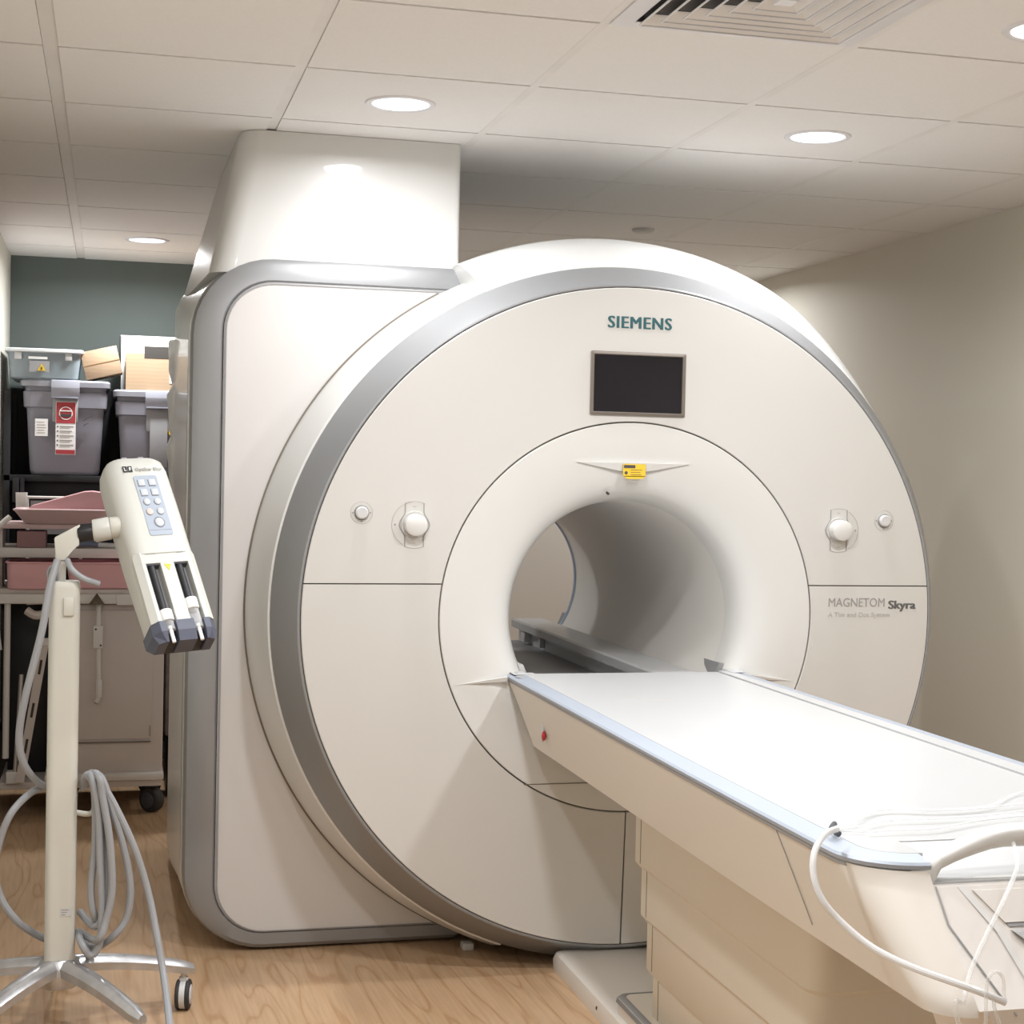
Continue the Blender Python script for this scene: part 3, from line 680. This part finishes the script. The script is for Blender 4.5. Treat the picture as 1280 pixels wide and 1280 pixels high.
# head
HC = Vector((-1.350, IY-.03, 1.228)); HX = Matrix.Translation(HC) @ Matrix.Rotation(R(-3.5), 4, 'Y') @ Matrix.Rotation(R(18), 4, 'Z') @ Matrix.Rotation(R(-37), 4, 'X') @ Matrix.Diagonal((.90, .74, 1.06, 1))
def rsec(w0, w1, y0, y1, z, r, zf=0):
    """head section; zf tilts the section so its front edge drops"""
    return [(x, y, z + zf*(y)) for x, y in rrect(w0, w1, y0, y1, r, 5)]
hd = MB()
hd.loft([rsec(-.080, .078, -.052, .085, .278, .045), rsec(-.090, .088, -.064, .095, .266, .05), rsec(-.095, .092, -.070, .10, .24, .05), rsec(-.095, .092, -.072, .10, .10, .045), rsec(-.094, .091, -.070, .095, -.02, .04), rsec(-.093, .090, -.030, .08, -.035, .02), rsec(-.090, .088, -.030, .065, -.212, .02)])
H = hd.build('injector_head', 'creamh', I, xf=HX)
# front fork with two syringe channels
CH = (-.042, .040)
def hp(name, mb, m, par=None, sm=35): return mb.build(name, m, par or H, smooth=sm, xf=HX)
def ridge(xa, xb, bl, br):
    mb = MB(); zt, zb = -.022, -.212
    mb.loft([[(xa, -.028, z), (xa+bl*.0, -.066+bl, z), (xa+bl, -.066, z), (xb-br, -.066, z), (xb, -.066+br, z), (xb, -.028, z)] for z in (zt, zb)]); return mb
hp('fork_prong', ridge(-.092, -.063, .018, .001), 'creamh', None, 0); hp('fork_prong', ridge(-.021, .019, .001, .001), 'creamh', None, 0); hp('fork_prong', ridge(.061, .090, .001, .016), 'creamh', None, 0)
hp('fork_bridge', MB().loft([[(x, y, z) for x, y in ((-.090, -.03), (-.090, -.05), (-.074, -.0665), (.074, -.0665), (.088, -.05), (.088, -.03))] for z in (-.015, -.048)]), 'creamh', None, 0)
for i, cx in enumerate(CH):
    hp('channel_floor', MB().box((cx-.021, -.034, -.21), (cx+.021, -.029, -.048)), 'grey', None, 0)  # darker grey paints the shade inside the channel
    hp('channel_shadow_plate', MB().box((cx-.020, -.060, -.051), (cx+.020, -.034, -.0475)), 'darkgrey', None, 0)
    ln = (.128, .100)[i]
    hp('plunger_rod', MB().cyl((cx-.003, -.050, -.052), (cx-.003, -.050, -.05-ln), .0105, n=20), 'black')
    hp('plunger_head', MB().cyl((cx, -.050, -.05-ln), (cx, -.050, -.05-ln-.030), .0185, n=28, bev=.002), 'white')
    hp('plunger_socket', MB().cyl((cx, -.050, -.05-ln-.029), (cx, -.050, -.05-ln-.0312), .008, n=20), 'grey')
    hp('syringe_barrel', MB().cyl((cx, -.047, -.05-ln-.032), (cx, -.047, -.232), .0155, n=24), 'clear')
    hp('syringe_tip', MB().cyl((cx, -.050, -.222), (cx, -.050, -.266), .0065, .0055, n=14), 'white')
def nose(xa, xb, bl, br):
    mb = MB(); secs = []
    for z, sh, f in ((-.212, 0, 0), (-.240, 0, 0), (-.264, .012, .014)):
        secs.append([(xa+(sh if bl else 0), .055-f*2, z), (xa+(sh if bl else 0), -.040, z), (xa+bl+(sh if bl else 0), -.068+f, z), (xb-br-(sh if br else 0), -.068+f, z), (xb-(sh if br else 0), -.040, z), (xb-(sh if br else 0), .055-f*2, z)])
    mb.loft(secs); return mb
hp('nose_block', nose(-.094, -.056, .02, 0), 'nose', None, 0); hp('nose_block', nose(-.026, .026, 0, 0), 'nose', None, 0); hp('nose_block', nose(.055, .092, 0, .02), 'nose', None, 0)
hp('nose_core', MB().box((-.082, -.028, -.258), (.080, .045, -.21), .004), 'black')
# keypad
kp = hp('keypad', MB().prism(rrect(-.028, .042, .030, .212, .006, 3), -.0732, -.0705), 'keypad', None, 0)
for r_ in range(4):
    for c__ in (0, 1):
        x = -.010 + c__*.032; z = .190 - r_*.030
        if r_ < 2: 
            hp('key_rim', MB().box((x-.0105, -.0745, z-.012), (x+.0105, -.0730, z+.009), .0006), 'buttonrim', kp); hp('key', MB().box((x-.009, -.0758, z-.0095), (x+.0105, -.0740, z+.009), .0008), 'button', kp)
        else:
            hp('key_rim', MB().cyl((x, -.0730, z), (x, -.0745, z), .0105, n=24), 'buttonrim', kp)
            hp('key', MB().cyl((x+.001, -.0740, z+.001), (x+.001, -.0758, z+.001), .0095, n=24, bev=.0008), 'pinkb' if (r_ == 3 and c__ == 0) else 'button', kp)
hp('key_rim', MB().cyl((.010, -.0730, .068), (.010, -.0745, .068), .016, n=28), 'buttonrim', kp); hp('key', MB().cyl((.010, -.0740, .068), (.010, -.0758, .068), .0125, n=28, bev=.001), 'button', kp)
hp('key_divider', MB().box((-.027, -.0736, .0445), (.041, -.0731, .0455)), 'buttonrim', kp, 0)
hp('logo_square', MB().box((-.052, -.0728, .225), (-.039, -.0716, .243)), 'black', None, 0); hp('logo_square', MB().box((-.037, -.0728, .225), (-.024, -.0716, .243)), 'black', None, 0)
text('logo_letter', 'L', .006, (-.049, -.0732, .229), 'white', H, height=.010, xf=HX, bold=.02); text('logo_letter', 'F', .006, (-.034, -.0732, .229), 'white', H, height=.010, xf=HX, bold=.02)
text('injector_lettering', 'OptiStar Elite', .080, (-.016, -.0724, .2275), 'print', H, height=.013, xf=HX)
text('injector_lettering', 'Contrast', .030, (-.058, -.0672, -.0225), 'print', H, height=.006, xf=HX); text('injector_lettering', 'Saline', .020, (.034, -.0672, -.0225), 'print', H, height=.006, xf=HX)
hp('warning_triangle', MB().prism([(-.011, -.053), (.009, -.053), (-.001, -.072)], -.0675, -.0660), 'yellow', None, 0)
for x in (-.03, .02): hp('top_clip', MB().box((x-.009, -.050, .272), (x+.009, -.030, .284), .003), 'grey')
# side mount: white barrel and black clamp knob
a_, b_2, c_2, d_2 = Y(150, 659, IY), Y(117, 664, IY), Y(112, 665, IY), Y(97, 666, IY)
MB().cyl(Y(152, 658, IY), Y(138, 660, IY), .028, n=32, bev=.003).build('swivel_barrel', 'cream', I)
MB().cyl(Y(138, 660, IY), Y(117, 664, IY), .030, n=32, bev=.003).build('swivel_barrel', 'creamh', I)
kn = MB().cyl(Y(119, 664, IY), Y(97, 667, IY), .024, n=12, bev=.004).build('clamp_knob', 'black', I)
MB().cyl(Y(118.5, 664, IY-.002), Y(116, 664.3, IY-.002), .0255, n=32).build('knob_washer', 'cream', kn)
# cable hook on the pole
MB().tube([(IX+.036, IY, .56), (IX+.075, IY-.01, .56), (IX+.09, IY-.01, .60)], .007, n=10).build('cable_hook', 'cream', I)

# cables
def cab(pl, y, label, r=.0095, name='cable', grp='grey cables of the injector', m='cable'):
    pts = [Y(p[0], p[1], p[2] if len(p) > 2 else y) for p in pl]
    o = MB().tube(pts, r, n=10, sub=8).build(name, m); return tag(o, label, 'cable', grp)
hy = IY - .03
cab([(104, 985, IY+.0), (106, 972, hy), (111, 970, hy-.02), (118, 990, hy-.03), (119, 1050), (114, 1110), (118, 1145), (128, 1155, IY)], hy-.03, 'leftmost hanging loop of the grey cable coil beside the injector pole')
cab([(110, 968, hy), (116, 975), (123, 1020), (125, 1080), (127, 1140), (124, 1180), (113, 1194), (102, 1180), (98, 1165, IY+.01)], hy-.045, 'grey cable loop reaching lowest, down to the silver base hub')
cab([(112, 966, hy), (122, 978), (131, 1030), (134, 1090), (129, 1140), (118, 1158), (100, 1140, IY+.03)], hy-.025, 'second grey cable loop from the right of the coil')
cab([(114, 966, hy), (124, 972), (128, 995), (137, 1050), (140, 1110), (133, 1148), (122, 1175), (100, 1165, IY+.03)], hy-.055, 'front grey cable loop in the middle of the coil')
cab([(118, 966, hy), (128, 975), (140, 1010), (155, 1060), (163, 1110), (158, 1148), (140, 1172), (118, 1185, IY), (104, 1178, IY+.03)], hy-.03, 'wide grey cable loop bulging to the right of the coil')
cab([(120, 966, hy), (128, 980), (145, 1010), (168, 1060), (185, 1115), (196, 1170, hy-.06), (206, 1230, hy-.12), (214, 1300, hy-.34)], hy-.03, 'grey cable running from the coil down to the floor beside the caster')
cab([(60, 983, IY+.07), (40, 990, IY+.05), (15, 1015), (0, 1050), (-6, 1085), (0, 1120), (20, 1150), (45, 1168, IY+.04), (68, 1178, IY+.06)], IY, 'grey cable loop sweeping out to the left edge of the photo')
cab([(72, 700, IY-.02), (62, 735, IY-.04), (52, 790, IY-.05), (32, 870, IY-.04), (24, 920, IY-.02), (30, 955, IY), (48, 978, IY+.04), (64, 985, IY+.06)], IY, 'grey cable hanging in a bow from the neck along the left of the pole')
cab([(84, 700, IY-.02), (90, 712, IY-.04), (104, 723, IY-.04), (124, 730, IY-.03)], IY, 'short grey lever cable pointing right below the injector neck', r=.008)
cab([(66, 706, IY), (60, 715, IY), (63, 728, IY), (72, 722, IY-.02), (70, 704, IY-.02)], IY, 'small grey cable twist around the injector neck', r=.0035)

# ------------------------------------------------------------------ cart with trays
CY = 2.38
Ct = thing('supply_cart', (-1.5, CY+.25, 0), 'beige rolling supply cart behind the injector pole, pink trays on top', 'cart')
x0, x1 = -1.70, -1.243
MB().box((x0, CY, .15), (x1, CY+.5, .885), .008).build('body', 'cart', Ct)
MB().box((x0+.02, CY-.006, .318), (x1-.045, CY+.01, .860), .003).build('front_door', 'cart', Ct)
MB().box((x0+.02, CY-.010, .304), (x1-.05, CY, .308), 0).build('door_gap', 'seam', Ct, smooth=0)
MB().box((x0-.02, CY-.035, .148), (x1+.005, CY+.5, .178), .006).build('bumper_skirt', 'cartl', Ct)
MB().box((x0-.01, CY-.02, .12), (x1, CY+.48, .15), .003).build('under_frame', 'cart', Ct)
MB().box((x1-.055, CY-.009, .33), (x1-.051, CY, .375)).build('door_mark', 'print', Ct, smooth=0)
for (x, y) in ((x1-.045, CY+.06), (x0+.06, CY+.06), (x1-.045, CY+.44), (x0+.06, CY+.44)):
    w = MB().cyl((x-.012, y-.035, .052), (x+.022, y+.0, .052), .052, n=28, bev=.006).build('caster', 'rubber', Ct)
    MB().cyl((x-.016, y-.039, .052), (x-.01, y-.033, .052), .034, n=24, bev=.002).build('wheel_disc', 'darkgrey', w)
    MB().box((x-.02, y-.03, .09), (x+.03, y+.03, .121), .008).build('caster_housing', 'black', w)
# work surface and raised frame carrying the trays
MB().box((-1.93, CY-.03, .93), (x1+.02, CY+.5, .95), .004).build('work_surface', 'cart', Ct)
MB().box((-1.93, CY-.04, .89), (x1+.02, CY-.02, .93), .003).build('front_rail', 'cartl', Ct)
MB().box((-1.92, CY, .885), (x1, CY+.45, .93), .003).build('upper_carcass', 'cart', Ct)
MB().box((-1.93, CY+.03, 1.075), (-1.40, CY+.45, 1.115), .004).build('shelf', 'cartl', Ct)
for x in (-1.915, -1.42): MB().box((x-.012, CY+.24, .95), (x+.012, CY+.08, 1.215), .003).build('shelf_post', 'cart', Ct)
MB().box((-1.93, CY+.03, 1.195), (-1.40, CY+.45, 1.215), .004).build('upper_shelf', 'pinkg', Ct)
for x in (-1.66, -1.52, -1.30): MB().lathe([(.0, .935), (.020, .905), (.03, .892), (.031, .888)], (x, CY-.045), axis='z', n=20).build('hook_cup', 'olive', Ct)
MB().box((-1.44, CY-.048, .885), (-1.36, CY-.04, .93), .002).build('white_tag', 'cartl', Ct)
hn = MB().tube([(-1.905, CY-.03, .70), (-1.935, CY-.05, .95), (-1.945, CY-.05, 1.08), (-1.93, CY-.05, 1.18), (-1.87, CY-.02, 1.245)], .012, n=10).build('curved_handle', 'cartl', Ct)
MB().tube([(-1.875, CY-.01, .25), (-1.875, CY-.01, .93)], .013, n=10).build('post', 'cartl', Ct)
MB().box((-1.90, CY-.02, .12), (x0-.01, CY+.48, .15), .004).build('left_base', 'cart', Ct)
MB().box((-1.87, CY-.05, .15), (-1.81, CY, .20), .004).build('left_bumper', 'cartl', Ct)
MB().box((-1.88, CY+.2, .15), (x0-.005, CY+.48, .885), .004).build('dark_bay', 'black', Ct)
MB().tube([(-1.80, CY-.01, .86), (-1.76, CY-.02, .84), (-1.70, CY-.02, .86), (-1.70, CY-.02, .90), (-1.80, CY-.02, .90)], .018, n=8).build('grab_loop', 'cart', Ct)
# slotted strip leaning in the open bay
sl = thing('slotted_strip', (-1.75, CY-.05, .2), 'slanted beige slotted strip leaning left of the injector pole', 'strip')
p0, p1 = Vector((-1.815, CY-.06, .16)), Vector((-1.722, CY-.06, .75))
ax = (p1-p0).normalized(); px = ax.cross(Vector((0, 1, 0))).normalized()
MB().loft([[p + px*a + Vector((0, b, 0)) for a, b in ((-.017, -.008), (.017, -.008), (.017, .008), (-.017, .008))] for p in (p0, p1)]).build('bar', 'cart', sl, smooth=0)
MB().box(p1+Vector((-.035, -.012, -.03)), p1+Vector((.02, .012, .0)), .003).build('head', 'cartl', sl)
for t_ in (.25, .5, .8):
    p = p0.lerp(p1, t_); MB().loft([[p + px*a + ax*b + Vector((0, y_, 0)) for a, b in ((-.005, -.03), (.005, -.03), (.005, .03), (-.005, .03))] for y_ in (-.0095, -.007)]).build('slot', 'dseam', sl, smooth=0)
ch = MB().tube([(-1.835, CY-.04, .19), (-1.822, CY-.04, .45), (-1.815, CY-.04, .60)], .009, n=12).build('chrome_rod', 'chrome'); tag(ch, 'upright chrome rod in the dark gap at the left edge', 'rod')
# hanging cord with inline box and plug on the cart front
hc = thing('hanging_cord', (-1.51, CY-.06, .885), 'beige cord with inline box hanging down the cart front', 'cord')
MB().tube([(-1.512, CY-.03, .91), (-1.512, CY-.035, .80), (-1.508, CY-.035, .55)], .010, n=10).build('cord', 'cartl', hc)
bx = MB().box((-1.533, CY-.052, .705), (-1.493, CY-.030, .80), .004).build('inline_box', 'cartl', hc)
for z, x in ((.785, -1.522), (.718, -1.502)): MB().cyl((x, CY-.0535, z), (x, CY-.051, z), .004, n=10).build('screw', 'black', bx)
MB().cyl((-1.507, CY-.036, .575), (-1.507, CY-.036, .50), .013, n=16, bev=.002).build('plug', 'cartl', hc)
MB().cyl((-1.507, CY-.036, .50), (-1.520, CY-.045, .478), .012, n=16, bev=.002).build('plug_cap', 'cart', hc)

def tray(name, x0, x1, y0, y1, z0, z1, m, label, taper=.03, th=.006, slope=0, ribs=False):
    o = MB()
    def s_(i, z, k): return [(x, y, z + slope*(x-x0)*k) for x, y in rrect(x0+i, x1-i, y0+i, y1-i, .03, 5)]
    o.loft([s_(taper, z0, 0), s_(taper*.7, z0+.006, 0), s_(.006, z1-.008, 1), s_(0, z1-.004, 1), s_(0, z1, 1), s_(th+.004, z1, 1), s_(taper+th, z0+th, 0)])
    o = o.build(name, m); tag(o, label, 'tray', 'pink trays on the cart'); return o
tray('tray', -1.885, -1.675, CY-.06, CY+.22, .951, 1.062, 'pink', 'lower left pink tray on the cart, left of the injector neck', .012)
tray('tray', -1.650, -1.335, CY-.06, CY+.20, .951, 1.062, 'pink', 'lower right pink tray on the cart, under the injector head', .03)
tray('tray', -1.86, -1.47, CY-.03, CY+.30, 1.2155, 1.277, 'pinkg', 'dusty pink shallow tray on the upper shelf of the cart', .06)
# slanted pink lid lying above the upper tray
ld_ = MB().prism([(-1.80, 1.279), (-1.79, 1.290), (-1.58, 1.352), (-1.545, 1.355), (-1.47, 1.345), (-1.47, 1.279)], CY+.02, CY+.24, 'y', .004).build('pink_wedge', 'pink')
tag(ld_, 'bright pink wedge-shaped cushion lying on the upper tray', 'cushion')
bl = MB().box((-1.655, CY-.02, 1.0), (-1.60, CY+.05, 1.05)); bl.bm.free()
dv = thing('handheld_device', (-1.53, CY-.0, 1.116), 'blue-grey handheld probe lying on the cart shelf behind the clamp knob', 'device')
MB().tube([(-1.64, CY+.06, 1.135), (-1.58, CY+.05, 1.138), (-1.52, CY+.06, 1.131)], lambda t: .020*(1-.5*t), n=12).build('grip', 'bluegrey', dv)
MB().tube([(-1.52, CY+.06, 1.13), (-1.45, CY+.07, 1.126)], .011, n=10).build('tip', 'lgrey', dv)
pb = MB().box((-1.845, CY+.04, 1.116), (-1.73, CY+.20, 1.185), .004).build('mauve_box', mat('mauve_card', (150, 116, 118), .7)); tag(pb, 'small mauve box on the cart shelf under the upper tray', 'box')
rl = MB().cyl((-1.80, CY+.02, 1.074-.012), (-1.77, CY+.02, 1.064), .02, n=16); rl.bm.free()

# ------------------------------------------------------------------ storage rack with totes
RX0, RX1, RY0, RY1 = -1.945, -.95, 3.08, 3.62
Rk = thing('storage_rack', (-1.45, 3.35, 0), 'black storage rack against the dark wall holding grey totes', 'rack')
for z in (.25, .80, 1.385): MB().box((RX0, RY0, z), (RX1, RY1, z+.03), .003).build('shelf', 'rack', Rk)
for x in (RX0+.015, RX1-.015):
    for y in (RY0+.015, RY1-.015): MB().box((x-.015, y-.015, 0), (x+.015, y+.015, 1.80 if x < -1.5 else 1.38), .002).build('post', 'rack', Rk)
MB().box((RX0, RY1-.01, .1), (RX1, RY1, 1.83)).build('back_sheet', 'rack', Rk, smooth=0)
MB().box((-1.86, RY0+.06, 1.30), (-1.43, RY0+.08, 1.385), .003).build('front_beam', 'rack', Rk)
MB().box((-1.90, RY0-.06, 1.29), (-1.862, RY0, 1.40), .004).build('corner_bracket', 'rack', Rk)

def tote(name, x0, x1, y0, y1, z0, z1, label, lidx=0):
    o = thing(name, ((x0+x1)/2, (y0+y1)/2, z0), label, 'storage bin', 'grey storage totes')
    h = z1-z0
    def s_(i, z, r=.035): return [(x, y, z) for x, y in rrect(x0+i, x1-i, y0+i, y1-i, r, 5)]
    MB().loft([s_(.050, z0, .03), s_(.042, z0+.006), s_(.036, z0+.02), s_(.020, z0+h*.70), s_(.008, z0+h*.715), s_(.004, z1-.055), s_(.012, z1-.050), s_(.012, z1-.03)]).build('body', 'bin', o)
    MB().loft([s_(.006, z1-.032), s_(-.006, z1-.030), s_(-.008, z1-.008), s_(.0, z1), s_(.03, z1)]).build('lid', 'binlid', o)
    xm = (x0+x1)/2
    lt = MB().prism([(y0-.010, z1+.001), (y0-.018, z1-.002), (y0-.022, z1-.035), (y0-.016, z1-.075), (y0-.004, z1-.075), (y0+.0, z1-.01)], xm-.062, xm+.062, 'x', .002).build('latch', 'binlid', o)
    MB().box((xm-.058, y0-.020, z1-.084), (xm+.058, y0-.002, z1-.076), .001).build('latch_lip', 'bin', lt)
    MB().box((xm-.056, y0-.004, z1-.19), (xm+.056, y0+.012, z1-.085), .003).build('latch_recess', 'grey', o)
    return o
T1 = tote('storage_tote', -1.868, -1.487, RY0-.02, RY1-.05, 1.416, 1.848, 'grey plastic storage tote with a red and white label, left one on the rack')
T2 = tote('storage_tote', -1.462, -1.06, RY0-.0, RY1-.05, 1.416, 1.815, 'grey plastic storage tote half hidden by the scanner, beside the labelled tote')
yb = RY0-.02+.022
def sticker(name, x0, x1, z0, z1, y, m, par): return MB().box((x0, y-.001, z0), (x1, y, z1)).build(name, m, par, smooth=0)
ys_ = RY0-.026
lab = sticker('product_label', -1.718, -1.630, 1.510, 1.750, ys_, 'white', T1)
sticker('label_red_top', -1.716, -1.632, 1.652, 1.748, ys_-.001, 'labelred', lab); sticker('label_red_foot', -1.716, -1.632, 1.512, 1.532, ys_-.001, 'labelred', lab)
MB().lathe([(.026, ys_-.0028), (.030, ys_-.0028)], (-1.674, 1.698), n=32).build('label_roundel', 'white', lab)
MB().lathe([(0, ys_-.0026), (.026, ys_-.0026)], (-1.674, 1.698), n=32).build('label_roundel_disc', 'labelred', lab)
sticker('label_band', -1.698, -1.650, 1.682, 1.694, ys_-.0032, 'ink', lab); sticker('label_band', -1.700, -1.648, 1.706, 1.711, ys_-.0032, 'white', lab)
for k in range(5):
    z = 1.636 - k*.021; sticker('label_line', -1.700, -1.640 - .006*(k % 2), z, z+.004, ys_-.001, 'print', lab); sticker('label_line', -1.698, -1.655, z-.006, z-.003, ys_-.001, 'printl', lab); sticker('label_bullet', -1.712, -1.706, z-.002, z+.004, ys_-.001, 'ink', lab)
wl = sticker('white_note', -1.808, -1.752, 1.592, 1.670, ys_-.0, 'white', T1)
for k in range(5): sticker('note_line', -1.800, -1.768+.004*(k % 3), 1.655-k*.012, 1.657-k*.012, ys_-.001, 'printl', wl)
for k, (a, b, c, d) in enumerate(((-1.600, 1.665, -1.555, 1.690), (-1.597, 1.642, -1.575, 1.655))): MB().tube([(a, yb-.018, b), ((a+c)/2, yb-.018, (b+d)/2+.003), (c, yb-.018, d)], .0022, n=6).build('pen_mark', 'ink', T1)
MB().box((-1.30, RY0-.006, 1.46), (-1.22, RY0+.01, 1.72), .003).build('body_rib', 'grey', T2)
MB().cyl((-1.205, RY0-.012, 1.62), (-1.205, RY0, 1.62), .010, n=14).build('yellow_tab', 'yellow', T2)

# clear lidded box
cb = thing('clear_storage_box', (-1.78, 3.2, 1.849), 'shallow clear plastic box with white lid and yellow warning sticker, on the left tote', 'storage box')
def cs_(i, z, r=.03): return [(x, y, z) for x, y in rrect(-1.938+i, -1.605-i, RY0-.05+i, RY1-.12-i, r, 5)]
MB().loft([cs_(.028, 1.849), cs_(.018, 1.856), cs_(.006, 1.968)]).build('body', 'clearbox', cb)
MB().loft([cs_(.002, 1.968), cs_(-.006, 1.972), cs_(-.006, 1.982), cs_(.0, 1.986)]).build('lid', mat('frosted_lid', (216, 220, 222), .35), cb)
sticker('sticker', -1.835, -1.748, 1.880, 1.930, RY0-.048, 'grey', cb); sticker('white_strip', -1.840, -1.757, 1.938, 1.949, RY0-.048, 'white', cb)
MB().prism([(-1.800, 1.886), (-1.765, 1.886), (-1.782, 1.918)], RY0-.0515, RY0-.0495).build('warning_triangle', 'yellow', cb, smooth=0)
sticker('warning_mark', -1.785, -1.779, 1.890, 1.903, RY0-.052, 'ink', cb)
for s in ((-1.90, -1.87), (-1.68, -1.65)): MB().box((s[0], RY0-.050, 1.935), (s[1], RY0-.040, 1.968), .002).build('clip', 'lgrey', cb)
# tilted cardboard box leaning on the clear box
k1 = thing('cardboard_box', (-1.53, 3.16, 1.849), 'small cardboard box tilted against the clear box on the left tote', 'box')
XB = Matrix.Translation((-1.586, 3.16, 1.852)) @ Matrix.Rotation(R(-14), 4, 'Y')
MB().box((0, -.09, 0), (.165, .12, .128), .002).build('box_body', 'cardboard', k1, xf=XB)
MB().box((0, -.0915, .062), (.165, -.0895, .066)).build('flap_seam', mat('card_edge', (168, 134, 98), .8), k1, smooth=0, xf=XB)
k2 = thing('cardboard_box', (-1.31, 3.2, 1.816), 'open cardboard box with a dark cut-out on the right tote', 'box')
MB().prism([(-1.412, 1.816), (-1.10, 1.816), (-1.10, 1.985), (-1.205, 1.985), (-1.205, 1.965), (-1.325, 1.965), (-1.33, 1.985), (-1.412, 1.985)], RY0+.0, RY0+.012).build('box_body', 'cardboard', k2, smooth=0)
MB().box((-1.412, RY0+.012, 1.816), (-1.10, RY0+.30, 1.98)).build('box_body', 'cardboard', k2, smooth=0)
MB().box((-1.33, RY0-.001, 1.963), (-1.2, RY0+.0125, 2.018)).build('cut_out', 'dseam', k2, smooth=0)
MB().box((-1.215, RY0-.002, 1.85), (-1.20, RY0, 1.93)).build('box_label', 'white', k2, smooth=0)
k3 = thing('white_box', (-1.3, 3.45, 1.816), 'white box standing behind the open cardboard box on the right tote', 'box')
MB().box((-1.436, RY0+.31, 1.816), (-1.10, RY0+.47, 2.09), .002).build('box_body', 'white', k3)
MB().box((-1.440, RY0+.305, 1.83), (-1.432, RY0+.475, 2.085), .001).build('dark_edge', 'black', k3)
# small things under the rack shelf
hcup = thing('white_holder', (-1.86, 3.0, 1.22), 'small white plastic holder hanging from the black rack corner', 'holder')
MB().loft([[(x, y, z) for x, y in rrect(-1.885+i, -1.835-i, 3.0+i, 3.05-i, .006, 3)] for z, i in ((1.245, .006), (1.26, .002), (1.335, 0))]).build('cup', 'cartl', hcup)
MB().box((-1.872, 3.02, 1.33), (-1.850, 3.04, 1.40)).build('strap', 'rack', hcup)
wf = thing('wire_frame', (-1.74, 2.98, 1.2), 'white frame edge showing above the pink wedge, under the rack shelf', 'frame')
MB().tube([(-1.83, 2.98, 1.15), (-1.83, 2.98, 1.315), (-1.60, 2.98, 1.315), (-1.60, 2.98, 1.15)], .008, n=8, smooth=False).build('rod', 'cartl', wf)
MB().box((-1.82, 2.985, 1.15), (-1.61, 2.99, 1.30)).build('panel', 'grey', wf, smooth=0)
for x in (-1.83, -1.60): MB().tube([(x, 2.98, 0), (x, 2.98, 1.16)], .008, n=8).build('rod', 'cartl', wf)
gb = MB().box((-1.225, 2.75, .26), (-1.09, 3.0, .80), .02)
gb = gb.build('grey_bag', mat('mottled_grey', (128, 122, 118), .8, var=.25, scale=30)); tag(gb, 'mottled grey bag glimpsed between the cart and the scanner side', 'bag')
gt = MB().box((-1.212, 2.70, 0), (-1.06, 3.05, .26), .01).build('black_crate', 'black'); tag(gt, 'black crate below the mottled grey bag beside the cart', 'crate')

# ------------------------------------------------------------------ light, world, view
w = bpy.data.worlds.new('world'); sc.world = w; w.use_nodes = True
w.node_tree.nodes['Background'].inputs[0].default_value = (.9, .9, 1, 1); w.node_tree.nodes['Background'].inputs[1].default_value = .05
sc.view_settings.view_transform = 'Standard'; sc.view_settings.look = 'None'; sc.view_settings.gamma = 1; sc.view_settings.use_curve_mapping = False
sc.view_settings.exposure = .22
